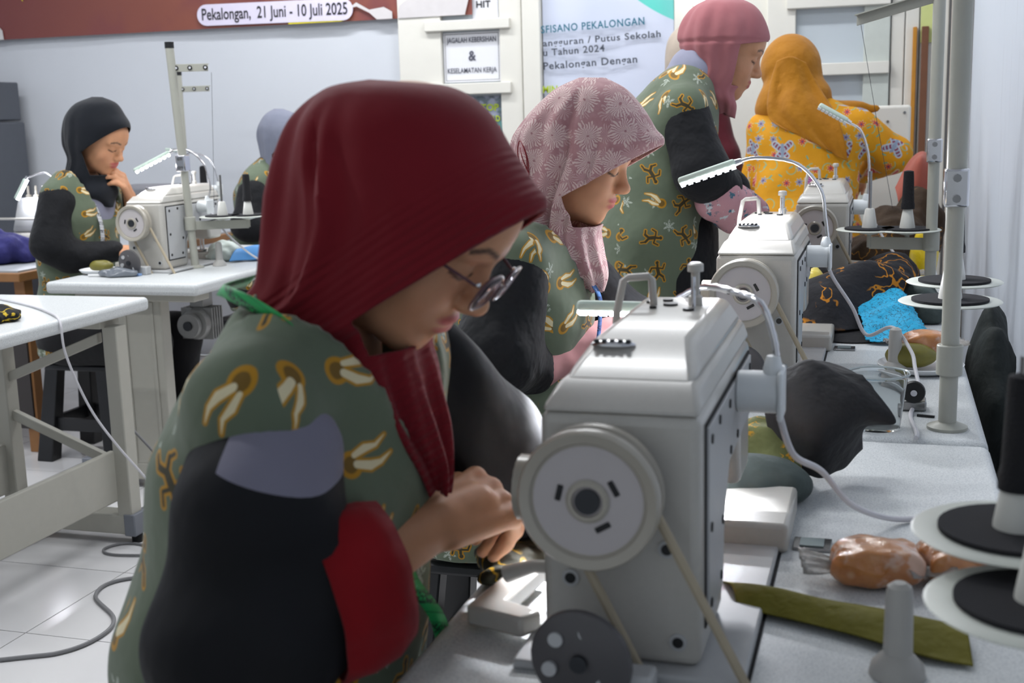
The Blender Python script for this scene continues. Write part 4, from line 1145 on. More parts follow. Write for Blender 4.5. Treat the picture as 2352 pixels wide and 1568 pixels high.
garment('vest', vest1, .045, .0095, M_vest, p1, wr=.005, wf=26, seed=1.0, cut=lambda P, d: smax(vcut(P, d), .415-P[2], .01))
sl = [(A(.135, -.165, .985), A(.130, -.185, .93), .064, .072), (A(.130, -.185, .93), A(.118, -.200, .825), .073, .084), (A(.118, -.200, .825), A(.160, -.198, .845), .084, .066), (A(.160, -.198, .845), A(.192, -.182, .860), .064, .048)]
sl2 = [(A(.135, .165, .99), A(.192, .240, .875), .080, .090), (A(.192, .240, .875), A(.245, .235, .83), .082, .056)]
garment('blouse', sl+sl2+[(A(.05, 0, .6), A(.085, 0, .93), .095, .085, 1.4), (A(.10, -.15, .97), A(.10, .15, .97), .05, .05)], .03, .0095, panel_blouse(), p1, wr=.0075, wf=31, seed=4.0)
bellcuff(p1, [(A(.186, -.186, .858), A(-.010, -.004, .070), A(.044, -.048, 0)), (A(.204, -.170, .864), A(-.010, -.004, .074), A(.044, -.046, 0)), (A(.222, -.150, .868), A(-.008, -.004, .070), A(.040, -.040, 0)), (A(.234, -.134, .873), A(-.008, -.003, .060), A(.035, -.034, 0))], M_cuffred, wr=.0016)
s1 = [(.177, 1.320, .200, 1.318, .012, 2), (.135, 1.312, .258, 1.310, .062, 2), (.105, 1.285, .292, 1.287, .088, 2.1), (.090, 1.251, .315, 1.251, .098, 2.1), (.080, 1.217, .336, 1.219, .102, 2.0), (.070, 1.180, .351, 1.195, .102, 1.9),
      (.066, 1.150, .327, 1.143, .098, 2), (.060, 1.122, .281, 1.091, .092, 2.1), (.042, 1.098, .224, 1.066, .092, 2.3), (.036, 1.072, .226, 1.026, .094, 2.3), (.07, 1.02, .236, .972, .074, 2.3), (.115, .965, .240, .935, .040, 2.0), (.15, .930, .238, .905, .010, 2)]
M_h1 = plain_cloth('maroon_jersey', (126, 22, 34), (108, 16, 27), 0.18, brim=((.35, 0, 1.193), tuple(np.array([-.515, 0, .857])), .075))
def folds1(s, t, G):
    sd = np.abs(np.sin(t)); bk = np.clip(-np.cos(t)*0.9+0.45, 0, 1)          # side/back weight
    w = np.clip((s-.10)/.25, 0, 1)*np.clip(bk*1.4, 0, 1)
    tt = np.where(t > PI, 2*PI-t, t)
    f = .0095*w*np.sin(9.5*tt+3.0*s+.6*np.sin(7*s))+.004*w*np.sin(17*tt-5*s+1)
    low = np.clip((s-.62)/.2, 0, 1)
    f = f+low*(.0055*np.sin(11*tt+6*s)+.003*np.sin(23*tt-3*s))
    f = f-.019*np.exp(-((tt-1.95-.25*s)/.085)**2)*np.clip((s-.12)/.15, 0, 1)*np.clip((.85-s)/.2, 0, 1)
    return f
op = (.30, 1.10)
hijab(p1, s1, M_h1, [line_cut((.352, 1.193), (.187, 1.097), op), line_cut((.187, 1.097), (.194, 1.060), op), line_cut((.194, 1.060), (.30, 1.062), op)], folds1)
# glasses
def glasses(parent, H, pitch, m, lensm):
    g = bpy.data.objects.new('glasses', None); link(g, parent); R = rot_y(pitch)
    tr = lambda q: tuple(R @ np.array(q)+H)
    for s in (-1, 1):
        rim = []; n = 36
        for i in range(n+1):
            a = 2*PI*i/n; e = .62
            rim.append(tr((.116-.010*abs(math.cos(a)*.5+.5)**2*0-.16*(abs(.033*s+.024*np.sign(math.cos(a))*abs(math.cos(a))**e)-.033)*.35, .033*s+.025*np.sign(math.cos(a))*abs(math.cos(a))**e, .003+.019*np.sign(math.sin(a))*abs(math.sin(a))**e)))
        MB().tube(rim, .0014, 8).build('rim', m, g)
        c = np.mean(np.array(rim[:-1]), 0); vs = [tuple(c)]+rim[:-1]
        lo = mesh_obj('lens', vs, [(0, 1+i, 1+(i+1) % n) for i in range(n)], lensm, g)
        so = lo.modifiers.new('thickness', 'SOLIDIFY'); so.thickness = .0012
        MB().tube([tr((.108, .058*s, .010)), tr((.085, .072*s, .012)), tr((.02, .080*s, .008)), tr((-.02, .080*s, -.002))], .0016, 8).build('temple', m, g)
        MB().ball(tr((.110, .058*s, .012)), .0028, n=10, m=8).build('hinge', M_chrome, g)
    MB().tube([tr((.117, -.009, .008)), tr((.122, 0, .010)), tr((.117, .009, .008))], .0014, 8).build('bridge', m, g)
    return g
M_lens = mat('spectacle_lens', (200, 190, 205), 0.03, trans=0.92, var=0.0, ior=1.12)
glasses(p1, H1, math.radians(38), mat('plum_frame', (70, 28, 44), 0.3, coat=0.4), M_lens)
# green measuring tape round the neck (a thing she wears): ribbon
def ribbon(name, pts, width_dirs, w, m, parent=None, n=60, th=.0008):
    P = crom(pts, n); D = crom(width_dirs, n); V = []
    for p, d in zip(P, D):
        d = np.array(d)/np.linalg.norm(d); V += [p-d*w/2, p+d*w/2]
    F = [(2*i, 2*i+1, 2*i+3, 2*i+2) for i in range(n-1)]
    o = mesh_obj(name, V, F, m, parent); so = o.modifiers.new('thickness', 'SOLIDIFY'); so.thickness = th; return o
def tape_mat(name, col, ink):
    m, t, b = base_mat(name)
    tc = t.new('ShaderNodeTexCoord').outputs['Object']; x, y, z = t.xyz(tc)
    s = t.m('ADD', z, t.m('MULTIPLY', x, 0.6))
    tick = t.step(t.m('FRACT', t.m('MULTIPLY', s, 100.0)), 0.12, 0.2)
    big = t.m('MULTIPLY', t.step(t.m('ABSOLUTE', t.m('SUBTRACT', t.m('FRACT', t.m('MULTIPLY', s, 33.0)), 0.5)), 0.16, 0.2), t.step(t.noise(tc, 300, 2), 0.5, 0.52))
    c = t.mix(t.m('MAXIMUM', t.m('MULTIPLY', tick, 0.5), big), srgb(col), srgb(ink))
    t.l.new(c, b.inputs['Base Color']); b.inputs['Roughness'].default_value = 0.45; return m
M_tape = tape_mat('green_tape', (34, 170, 90), (12, 70, 44))
ribbon('measuring_tape', [A(.018, .03, 1.118), A(.028, -.05, 1.120), A(.062, -.100, 1.124), A(.105, -.118, 1.112), A(.15, -.118, 1.085), A(.17, -.06, .985), A(.19, -.03, .90), A(.205, -.02, .82), A(.228, -.0, .76), A(.238, .0, .66)],
       [A(.75, 0, .65), A(.7, -.3, .6), A(.65, -.4, .6), A(.6, -.4, .65), A(.2, -.8, .3), A(.05, 1, .0), A(.1, 1, 0), A(.3, 1, 0), A(.6, .8, 0), A(.7, .7, 0)], .019, M_tape, p1)
trousers(p1, A(-.01, 0, .5), .50, .36, M_trs)

# ================= worker 2: pink lace-print headscarf
p2 = thing('person', 'person in pink lace-print headscarf sewing at the middle machine', 'person', (-.74, 2.35, 0))
H2 = A(.157, 0, 1.196)
T2 = [A(-.03, 0, .53), A(-.01, 0, .72), A(.05, 0, .95), A(.09, 0, 1.06)]
sh = [A(.07, -.165, 1.0), A(.08, .165, 1.0)]; el = [A(.03, -.225, .81), A(.17, .25, .82)]; wr_ = [A(.235, .135, .835), A(.30, .24, .83)]
hd = hand_caps(wr_[0], A(.08, .10, .0), A(.1, -.3, .9), -1, curl=(0.5, 0.6, 0.4)); hd.append((el[0]+(wr_[0]-el[0])*.7, wr_[0], .03, .023))
hd2 = hand_caps(wr_[1], A(.10, .05, -.02), A(0, .1, 1), 1, curl=(0.4, 0.5, 0.4)); hd2.append((el[1]+(wr_[1]-el[1])*.6, wr_[1], .03, .023))
body_mesh(p2, H2, math.radians(20), 0, 0, seated_body_caps(T2, sh, el, [el[0]+(wr_[0]-el[0])*.6, el[1]+(wr_[1]-el[1])*.6]), [hd, hd2], SKIN*np.array([1.02, 1.0, .98]), hh=.003)
vest2 = [(q[0]-A(.04, 0, .02), q[1]-A(.04, 0, .02))+q[2:] for q in vest1]
def vcut2(P, d): return neckline(P, d, (.0, 1.13), (.185, .92), .90)
garment('vest', vest2, .045, .011, M_vest, p2, wr=.0035, wf=24, seed=3.0, cut=lambda P, d: smax(vcut2(P, d), .415-P[2], .01))
garment('blouse', [(A(.07, -.16, .985), A(.05, -.215, .85), .072, .080), (A(.05, -.215, .85), A(.078, -.125, .80), .078, .060), (A(.08, .165, .985), A(.16, .24, .845), .075, .08), (A(.16, .24, .845), A(.25, .23, .83), .075, .06), (A(0, 0, .6), A(.06, 0, .97), .10, .10, 1.4)], .03, .012, M_blouse, p2, wr=.005, wf=26, seed=7.0)
M_pinksl = plain_cloth('dusty_pink_knit', (206, 152, 152), (186, 130, 132), 0.4)
garment('undersleeve', [(A(.078, -.125, .80), A(.155, .01, .815), .055, .050), (A(.155, .01, .815), A(.228, .125, .833), .050, .036)], .02, .006, M_pinksl, p2, wr=.0025, wf=60)
s2 = [(.166, 1.352, .217, 1.350, .012, 2), (.118, 1.331, .258, 1.327, .064, 2), (.075, 1.295, .291, 1.289, .090, 2.1), (.042, 1.254, .314, 1.251, .102, 2.1), (.030, 1.225, .331, 1.224, .104, 1.95), (.032, 1.190, .301, 1.164, .102, 2),
      (.040, 1.142, .246, 1.098, .094, 2.2), (.050, 1.099, .205, 1.062, .080, 2.2), (.050, 1.046, .205, 1.015, .080, 2.2), (.06, .985, .212, .965, .062, 2.2), (.09, .945, .205, .935, .022, 2)]
def folds2(s, t, G):
    tt = np.where(t > PI, 2*PI-t, t); bk = np.clip(-np.cos(t)+0.35, 0, 1)
    w = np.clip((s-.12)/.25, 0, 1)
    f = .005*w*bk*np.sin(8*tt+4*s)+.003*w*bk*np.sin(15*tt-4*s)
    f = f-.013*np.exp(-((tt-1.62-.15*s)/.07)**2)*np.clip((s-.08)/.15, 0, 1)+.007*np.exp(-((tt-1.82-.15*s)/.13)**2)*w
    f = f-.008*np.exp(-((tt-1.25-.1*s)/.06)**2)*np.clip((s-.25)/.2, 0, 1)
    return f+np.clip((s-.65)/.2, 0, 1)*.005*np.sin(12*tt+5*s)
op2 = (.27, 1.13)
h2 = hijab(p2, s2, lace_print(), [line_cut((.333, 1.222), (.150, 1.128), op2), line_cut((.150, 1.128), (.165, 1.068), op2), line_cut((.165, 1.068), (.26, 1.06), op2)], folds2)
from mathutils.bvhtree import BVHTree
def surface_line(host, pts, rad, m, parent):
    me = host.data; bv = BVHTree.FromPolygons([v.co for v in me.vertices], [tuple(p.vertices) for p in me.polygons])
    P = []
    for x, z in crom(pts, 22):
        h = bv.ray_cast(Vector((x, -1, z)), Vector((0, 1, 0)))[0]
        if h is not None: P.append(h+Vector((0, -.0006, 0)))
    if len(P) > 2: MB().tube(P, rad, 6, flat=.6).build('embroidery', m, parent)
M_red_line = mat('red_embroidery', (136, 32, 42), 0.7)
emb = [[(.075, 1.17), (.058, 1.19), (.052, 1.215), (.060, 1.235), (.075, 1.222), (.083, 1.198), (.084, 1.175)], [(.083, 1.175), (.072, 1.20), (.063, 1.222)], [(.081, 1.178), (.080, 1.205), (.073, 1.226)], [(.084, 1.175), (.082, 1.13), (.085, 1.09)]]
for e in emb: surface_line(h2, e, .0011, M_red_line, h2)
ribbon('measuring_tape', [A(.12, -.05, 1.06), A(.175, -.035, .98), A(.205, -.025, .93), A(.205, -.02, .88), A(.195, -.02, .80)], [A(.2, 1, 0)]*5, .018, tape_mat('blue_tape', (70, 120, 186), (24, 40, 90)), p2, n=30)
trousers(p2, A(-.03, 0, .5), .50, .36, M_trs)

# ================= worker 5: black headscarf at the left
p5 = thing('person', 'person in black headscarf seated at the left table, hand at the chin', 'person', (-3.0, 4.05, 0))
H5 = A(.125, 0, 1.236)
T5 = [A(-.04, 0, .53), A(-.02, 0, .75), A(.02, 0, .98), A(.05, 0, 1.09)]
sh = [A(.03, -.165, 1.04), A(.04, .165, 1.04)]; el = [A(.02, -.20, .82), A(.12, .20, .92)]; wr_ = [A(.21, -.05, .82), A(.17, .10, 1.02)]
hd = hand_caps(wr_[0], A(.1, .03, -.01), A(0, -.3, .9), -1, curl=(0.35, 0.4, 0.3)); hd.append((el[0]+(wr_[0]-el[0])*.6, wr_[0], .03, .023))
hd2 = hand_caps(wr_[1], A(.02, -.07, .075), A(.8, .2, .25), 1, curl=(0.5, 0.6, 0.5), thumb=0.7); hd2.append((el[1]+(wr_[1]-el[1])*.2, wr_[1], .035, .024))
body_mesh(p5, H5, math.radians(27), 0, 0, seated_body_caps(T5, sh, el, [el[0]+(wr_[0]-el[0])*.6, el[1]+(wr_[1]-el[1])*.3]), [hd, hd2], SKIN*np.array([.98, .95, .92]), hh=.004, bh=.016, hand_h=.005)
vest5 = [(A(-.05, 0, .42), A(-.03, 0, .60), .135, .130, 1.38), (A(-.03, 0, .60), A(-.01, 0, .78), .128, .126, 1.42), (A(-.01, 0, .78), A(.02, 0, .98), .126, .128, 1.42), (A(.02, 0, .98), A(.045, 0, 1.06), .125, .095, 1.45), (A(.045, 0, 1.07), A(.055, 0, 1.11), .085, .066, 1.3),
         (A(.03, -.08, 1.075), A(.03, -.155, 1.045), .055, .058), (A(.04, .08, 1.075), A(.045, .155, 1.045), .055, .058)]
def vcut5(P, d): return neckline(P, d, (-.03, 1.15), (.16, .90), .80, slope=.35, wmax=.10)
garment('vest', vest5, .04, .013, M_vest, p5, wr=.003, wf=24, seed=6, cut=lambda P, d: smax(vcut5(P, d), .415-P[2], .01))
garment('blouse', [(A(.03, -.155, 1.02), A(.02, -.205, .86), .068, .072), (A(.02, -.205, .86), A(.07, -.16, .81), .07, .06), (A(.07, -.16, .81), A(.19, -.065, .82), .058, .042), (A(.04, .16, 1.02), A(.12, .20, .935), .068, .062), (A(.12, .20, .935), A(.145, .16, .96), .058, .045), (A(.03, -.15, 1.0), A(.03, .15, 1.0), .06, .06)], .03, .012, M_blouse, p5, wr=.004, wf=28, seed=8)
garment('shirt', [(A(-.02, 0, .7), A(.03, 0, 1.0), .113, .112, 1.3)], .02, .014, plain_cloth('grey_shirt_cloth', (150, 152, 172), None, 0.3), p5)
M_h5 = plain_cloth('black_headscarf_cloth', (24, 28, 36), (17, 20, 26), 0.3)
s5 = [(.112, 1.400, .155, 1.398, .012, 2), (.045, 1.376, .205, 1.374, .064, 2), (.005, 1.335, .232, 1.330, .090, 2.1), (-.015, 1.283, .254, 1.284, .100, 2), (-.015, 1.228, .225, 1.222, .098, 2), (.005, 1.175, .185, 1.141, .088, 2.2), (-.01, 1.128, .155, 1.095, .088, 2.2), (-.03, 1.095, .160, 1.055, .096, 2.2), (-.01, 1.06, .165, 1.01, .085, 2.2), (.04, 1.02, .155, .985, .03, 2)]
def folds5(s, t, G):
    tt = np.where(t > PI, 2*PI-t, t); bk = np.clip(-np.cos(t)+0.3, 0, 1)
    return np.clip((s-.15)/.3, 0, 1)*bk*(.004*np.sin(9*tt+5*s)+.003*np.sin(17*tt))+np.clip((s-.6)/.2, 0, 1)*.005*np.sin(30*s+3*np.cos(tt))
op5 = (.20, 1.18)
hijab(p5, s5, M_h5, [line_cut((.256, 1.284), (.108, 1.195), op5), line_cut((.108, 1.195), (.125, 1.108), op5), line_cut((.125, 1.108), (.22, 1.10), op5)], folds5, rows=70, cols=80)
ribbon('measuring_tape', [A(.07, -.075, 1.08), A(.12, -.075, 1.02), A(.148, -.065, .93), A(.145, -.06, .84)], [A(.3, 1, 0)]*4, .018, tape_mat('white_tape', (206, 208, 212), (70, 74, 84)), p5, n=24)
trousers(p5, A(-.04, 0, .5), .47, .34, M_trs)

# ================= worker 6: grey headscarf behind the maroon one
p6 = thing('person', 'person in grey headscarf and black sleeves half hidden behind the maroon headscarf', 'person', (-2.85, 5.2, 0))
H6 = A(.16, 0, 1.20)
T6 = [A(-.02, 0, .53), A(.0, 0, .74), A(.05, 0, .96), A(.09, 0, 1.06)]
sh = [A(.07, -.165, 1.0), A(.08, .165, 1.0)]; el = [A(.06, -.21, .80), A(.12, .21, .80)]; wr_ = [A(.26, -.10, .78), A(.30, .12, .78)]
hd = hand_caps(wr_[0], A(.1, .03, -.01), A(0, -.3, .9), -1); hd2 = hand_caps(wr_[1], A(.1, -.03, -.01), A(0, .3, .9), 1)
body_mesh(p6, H6, math.radians(32), 0, 0, seated_body_caps(T6, sh, el, wr_), [hd, hd2], SKIN, hh=.005, bh=.018, hand_h=.006)
vest6 = [(q[0]+A(.03, 0, -.035), q[1]+A(.03, 0, -.035))+q[2:] for q in vest5]
garment('vest', vest6, .04, .014, M_vest, p6, wr=.003, wf=24, seed=9, cut=lambda P, d: smax(d, .415-P[2], .01))
garment('blouse', [(A(.07, -.155, .98), A(.06, -.21, .83), .068, .075), (A(.06, -.21, .83), A(.22, -.12, .79), .072, .05), (A(.08, .155, .98), A(.12, .21, .83), .068, .075), (A(.12, .21, .83), A(.25, .14, .79), .072, .05), (A(.07, -.15, .95), A(.07, .15, .95), .06, .06)], .03, .014, M_blouse, p6, wr=.004, wf=28, seed=3)
s6 = [(.121, 1.350, .165, 1.348, .012, 2), (.075, 1.322, .225, 1.321, .064, 2), (.045, 1.275, .265, 1.272, .090, 2.1), (.035, 1.231, .285, 1.225, .098, 2), (.045, 1.180, .265, 1.16, .096, 2), (.055, 1.119, .235, 1.08, .088, 2.2), (.055, 1.075, .225, 1.03, .090, 2.2), (.08, 1.03, .22, .985, .075, 2.2), (.12, .99, .21, .95, .02, 2)]
op6 = (.23, 1.14)
hijab(p6, s6, plain_cloth('grey_headscarf_cloth', (132, 136, 152), (116, 120, 136), 0.3), [line_cut((.287, 1.225), (.14, 1.14), op6), line_cut((.14, 1.14), (.16, 1.07), op6), line_cut((.16, 1.07), (.25, 1.06), op6)], folds5, rows=60, cols=72)
trousers(p6, A(-.02, 0, .5), .48, .34, M_trs)

# ================= worker 3: dusty pink headscarf, standing
def stand_caps(T, sh, el, wr_, hz=.86):
    c = [(T[0], T[1], .085, .08, 1.35), (T[1], T[2], .08, .085, 1.4), (T[2], T[3], .085, .045, 1.5)]
    for i in (0, 1):
        s = -1 if i == 0 else 1
        c += [(sh[i], el[i], .042, .034), (el[i], wr_[i], .034, .024), (A(T[0][0], .08*s, hz), A(T[0][0]+.02, .09*s, .47), .075, .052), (A(T[0][0]+.02, .09*s, .47), A(T[0][0], .095*s, .09), .05, .034), (A(T[0][0]-.01, .095*s, .05), A(T[0][0]+.14, .11*s, .03), .034, .027)]
    return c
p3 = thing('person', 'person in dusty pink headscarf standing behind the middle machine', 'person', (-.60, 3.36, 0), math.radians(18))
H3 = A(.176, 0, 1.438)
T3 = [A(-.02, 0, .90), A(0, 0, 1.05), A(.03, 0, 1.24), A(.08, 0, 1.34)]
sh = [A(.05, -.165, 1.29), A(.06, .165, 1.28)]; el = [A(.085, -.205, 1.115), A(.13, .215, 1.09)]; wr_ = [A(.235, -.085, 1.0), A(.32, .12, .98)]
hd = hand_caps(wr_[0], A(.10, .06, -.05), A(.2, -.5, .8), -1, curl=(0.4, 0.5, 0.3)); hd2 = hand_caps(wr_[1], A(.1, 0, -.05), A(0, .2, 1), 1)
body_mesh(p3, H3, math.radians(22), math.radians(-8), 0, stand_caps(T3, sh, el, wr_), [hd, hd2], SKIN*np.array([1.05, 1.03, 1.02]), hh=.004, bh=.016, hand_h=.005)
vest3 = [(A(-.05, 0, .72), A(-.03, 0, .95), .155, .142, 1.42), (A(-.03, 0, .95), A(0, 0, 1.10), .140, .128, 1.45), (A(0, 0, 1.10), A(.03, 0, 1.23), .128, .122, 1.5), (A(.03, 0, 1.23), A(.06, 0, 1.305), .120, .09, 1.5), (A(.07, 0, 1.315), A(.085, 0, 1.35), .08, .066, 1.3),
         (A(.045, -.08, 1.325), A(.04, -.16, 1.29), .058, .062), (A(.055, .08, 1.325), A(.06, .16, 1.29), .058, .062)]
garment('vest', vest3, .045, .012, M_vest, p3, wr=.005, wf=20, seed=11)
garment('blouse', [(A(.045, -.155, 1.27), A(.080, -.205, 1.13), .068, .070), (A(.080, -.205, 1.13), A(.135, -.175, 1.085), .070, .064), (A(.06, .155, 1.27), A(.12, .21, 1.12), .075, .085), (A(.12, .21, 1.12), A(.22, .17, 1.05), .08, .07), (A(.05, -.15, 1.25), A(.05, .15, 1.25), .06, .06)], .03, .012, M_blouse, p3, wr=.004, wf=26, seed=5)
M_flor = floral_sleeve()
garment('floral_undersleeve', [(A(.13, -.18, 1.06), A(.185, -.135, 1.02), .066, .062), (A(.185, -.135, 1.02), A(.235, -.09, 1.0), .058, .036)], .02, .008, M_flor, p3, wr=.004, wf=50)
garment('floral_undersleeve', [(A(.21, .17, 1.05), A(.30, .13, .99), .062, .04)], .02, .008, M_flor, p3, wr=.004, wf=50)
garment('skirt', [(A(-.02, 0, .12), A(-.01, 0, .86), .20, .145, 1.25), (A(.03, -.02, .5), A(.06, -.02, .95), .13, .10, 1.3)], .05, .018, M_blouse, p3, wr=.008, wf=18, seed=2)
garment('collar', [(A(.085, 0, 1.345), A(.10, 0, 1.385), .083, .074, 1.12)], .01, .008, plain_cloth('lilac_shirt_cloth', (158, 160, 182), None, 0.2), p3)
s3 = [(.155, 1.584, .209, 1.582, .016, 2), (.105, 1.565, .260, 1.556, .074, 2), (.074, 1.530, .288, 1.516, .098, 2.1), (.058, 1.484, .302, 1.462, .105, 2), (.064, 1.450, .275, 1.425, .098, 2.1), (.085, 1.41, .245, 1.362, .088, 2.2), (.085, 1.37, .208, 1.328, .078, 2.2), (.10, 1.33, .212, 1.29, .07, 2.2), (.13, 1.29, .21, 1.26, .02, 2)]
def folds3(s, t, G):
    tt = np.where(t > PI, 2*PI-t, t)
    band = -.004*np.exp(-((G[:, :, 2]-(1.463-.02*(G[:, :, 0]-.2)))/.005)**2)
    return np.clip((s-.1)/.2, 0, 1)*(.004*np.sin(8*tt+6*s)+.0025*np.sin(15*tt-4*s))*np.clip(-np.cos(t)+.7, 0, 1)+band
op3 = (.26, 1.40)
hijab(p3, s3, plain_cloth('dusty_pink_jersey', (182, 120, 124), (164, 100, 106), 0.25), [line_cut((.302, 1.462), (.20, 1.452), op3), line_cut((.205, 1.46), (.185, 1.35), op3), line_cut((.185, 1.348), (.30, 1.325), op3)], folds3, rows=70, cols=84)
M_shoe = mat('dark_shoe', (40, 36, 36), 0.5)

# ================= worker 4: mustard shawl and yellow batik blouse, seen from behind
p4 = thing('person', 'person in mustard shawl and yellow butterfly batik blouse seen from behind', 'person', (-.28, 4.78, 0), math.radians(90))
# local: x forward (away), y left (picture left)
H4 = A(.16, .08, 1.43)
T4 = [A(-.03, .0, .90), A(0, .0, 1.03), A(.04, .0, 1.20), A(.09, .03, 1.29)]
sh = [A(.06, -.175, 1.22), A(.06, .175, 1.22)]; el = [A(.10, -.31, 1.09), A(.14, .20, 1.0)]; wr_ = [A(.26, -.17, 1.02), A(.32, .10, .98)]
hd = hand_caps(wr_[0], A(.1, 0, -.03), A(0, -.2, 1), -1); hd2 = hand_caps(wr_[1], A(.1, 0, -.05), A(0, .2, 1), 1)
body_mesh(p4, H4, math.radians(30), math.radians(10), 0, stand_caps(T4, sh, el, wr_), [hd, hd2], SKIN, hh=.006, bh=.018, hand_h=.006)
M_yb = yellow_batik()
bl4 = [(A(-.05, .02, .60), A(-.04, .02, .82), .165, .150, 1.42), (A(-.04, .02, .82), A(0, .01, 1.0), .150, .132, 1.38), (A(0, .01, 1.0), A(.04, 0, 1.16), .132, .135, 1.42), (A(.04, 0, 1.16), A(.07, .01, 1.235), .130, .095, 1.55), (A(.07, .02, 1.25), A(.09, .03, 1.29), .08, .066, 1.3),
       (A(.06, -.08, 1.24), A(.06, -.17, 1.20), .062, .072), (A(.06, .08, 1.24), A(.06, .17, 1.20), .062, .070),
       (A(.06, -.17, 1.20), A(.10, -.305, 1.10), .072, .066), (A(.10, -.305, 1.10), A(.22, -.20, 1.03), .066, .045), (A(.06, .17, 1.20), A(.09, .20, 1.03), .066, .055), (A(.09, .20, 1.03), A(.22, .16, .98), .055, .045)]
garment('blouse', bl4, .03, .012, M_yb, p4, wr=.004, wf=24, seed=13)
garment('skirt', [(A(-.03, 0, .12), A(-.03, 0, .70), .20, .16, 1.3)], .04, .02, plain_cloth('brown_skirt_cloth', (70, 52, 40), None), p4, wr=.006, wf=18)
M_must = plain_cloth('mustard_cloth', (176, 118, 24), (150, 96, 16), 0.5, scale=14)
sh4 = [(A(.155, .085, 1.455), A(.13, .08, 1.43), .112, .112, .95), (A(.13, .08, 1.43), A(.075, .065, 1.30), .105, .108, 1.05), (A(.075, .06, 1.30), A(.06, .04, 1.235), .10, .092, 1.45), (A(.08, -.09, 1.265), A(.075, -.235, 1.275), .045, .016, 1.0)]
def shawl_cut(P, d):
    x, y, z = P
    d = d+.006*(1-2*np.abs(np.sin(19*(y+.45*z)+.8*np.sin(14*z))))*np.clip((1.50-z)/.12, 0, 1)+.003*np.sin(60*z+20*y)*np.clip((1.38-z)/.1, 0, 1)
    return smax(d, -np.maximum(.205-x+.0*z, np.abs(z-1.42)-.10), .004)
def sheet_part(name, grid, m, parent, n=44, amp=.004, freq=40, seed=0., th=.003):
    G = np.array(grid, float); R = np.stack([crom(r, n) for r in G]); R = np.stack([crom(R[:, j], n) for j in range(n)], 1)
    u = np.linspace(0, 1, n)[None, :]; v = np.linspace(0, 1, n)[:, None]
    R[:, :, 0] -= amp*(np.sin(freq*.5*u+3*v+seed)+.6*np.sin(freq*.9*u-4*v))*np.clip(v*3, 0, 1)
    F = [(i*n+j, i*n+j+1, (i+1)*n+j+1, (i+1)*n+j) for i in range(n-1) for j in range(n-1)]
    o = fast_mesh(name, R.reshape(-1, 3), F, m, parent); so = o.modifiers.new('thickness', 'SOLIDIFY'); so.thickness = th; return o
garment('shawl', sh4, .03, .0085, M_must, p4, cut=shawl_cut)
sheet_part('shawl_end', [[(.022, .125, 1.46), (.005, .075, 1.475), (.02, .02, 1.45)], [(.0, .15, 1.36), (-.03, .06, 1.37), (.0, -.03, 1.36)], [(-.045, .15, 1.26), (-.085, .045, 1.275), (-.065, -.10, 1.25)], [(-.085, .10, 1.215), (-.105, -.02, 1.18), (-.10, -.13, 1.16)], [(-.098, .02, 1.185), (-.108, -.07, 1.13), (-.10, -.145, 1.085)]], M_must, p4, amp=.006, freq=26)

# ================= worker 7: beige headscarf and maroon dress far behind
p7 = thing('person', 'person in beige headscarf and maroon top behind the dusty pink headscarf', 'person', (-.865, 5.30, 0), math.radians(60))
T7 = [A(-.02, 0, .90), A(0, 0, 1.05), A(.02, 0, 1.25), A(.05, 0, 1.38)]
sh = [A(.03, -.165, 1.32), A(.03, .165, 1.32)]; el = [A(.05, -.22, 1.1), A(.05, .22, 1.1)]; wr_ = [A(.22, -.15, 1.0), A(.22, .15, 1.0)]
body_mesh(p7, A(.10, 0, 1.50), math.radians(15), 0, 0, stand_caps(T7, sh, el, wr_), [hand_caps(wr_[0], A(.1, 0, 0), A(0, 0, 1), -1), hand_caps(wr_[1], A(.1, 0, 0), A(0, 0, 1), 1)], SKIN, hh=.006, bh=.02, hand_h=.007)
M_mar = plain_cloth('maroon_dress_cloth', (92, 32, 44), None)
garment('dress', [(A(-.03, 0, .12), A(-.02, 0, .85), .20, .14, 1.3), (A(-.02, 0, .85), A(.01, 0, 1.2), .13, .12, 1.5), (A(.01, 0, 1.2), A(.03, 0, 1.31), .12, .10, 1.5), (A(.03, -.08, 1.36), A(.03, -.16, 1.30), .05, .06), (A(.03, .08, 1.36), A(.03, .16, 1.30), .05, .06),
                  (A(.03, -.16, 1.30), A(.05, -.22, 1.1), .062, .055), (A(.05, -.22, 1.1), A(.2, -.16, 1.0), .055, .045), (A(.03, .16, 1.30), A(.05, .22, 1.1), .062, .055), (A(.05, .22, 1.1), A(.2, .16, 1.0), .055, .045)], .03, .018, M_mar, p7, wr=.004, wf=20)
def bcut(P, d):
    return smax(d, -np.maximum(.165-P[0], np.abs(P[2]-1.47)-.09), .004)
garment('headscarf', [(A(.09, 0, 1.545), A(.085, 0, 1.50), .108, .106, .92), (A(.085, 0, 1.50), A(.05, 0, 1.38), .10, .085, 1.0), (A(.05, 0, 1.38), A(.03, 0, 1.30), .09, .10, 1.5)], .03, .010, plain_cloth('beige_cloth', (186, 172, 158), None), p7, wr=.003, wf=34, cut=bcut)
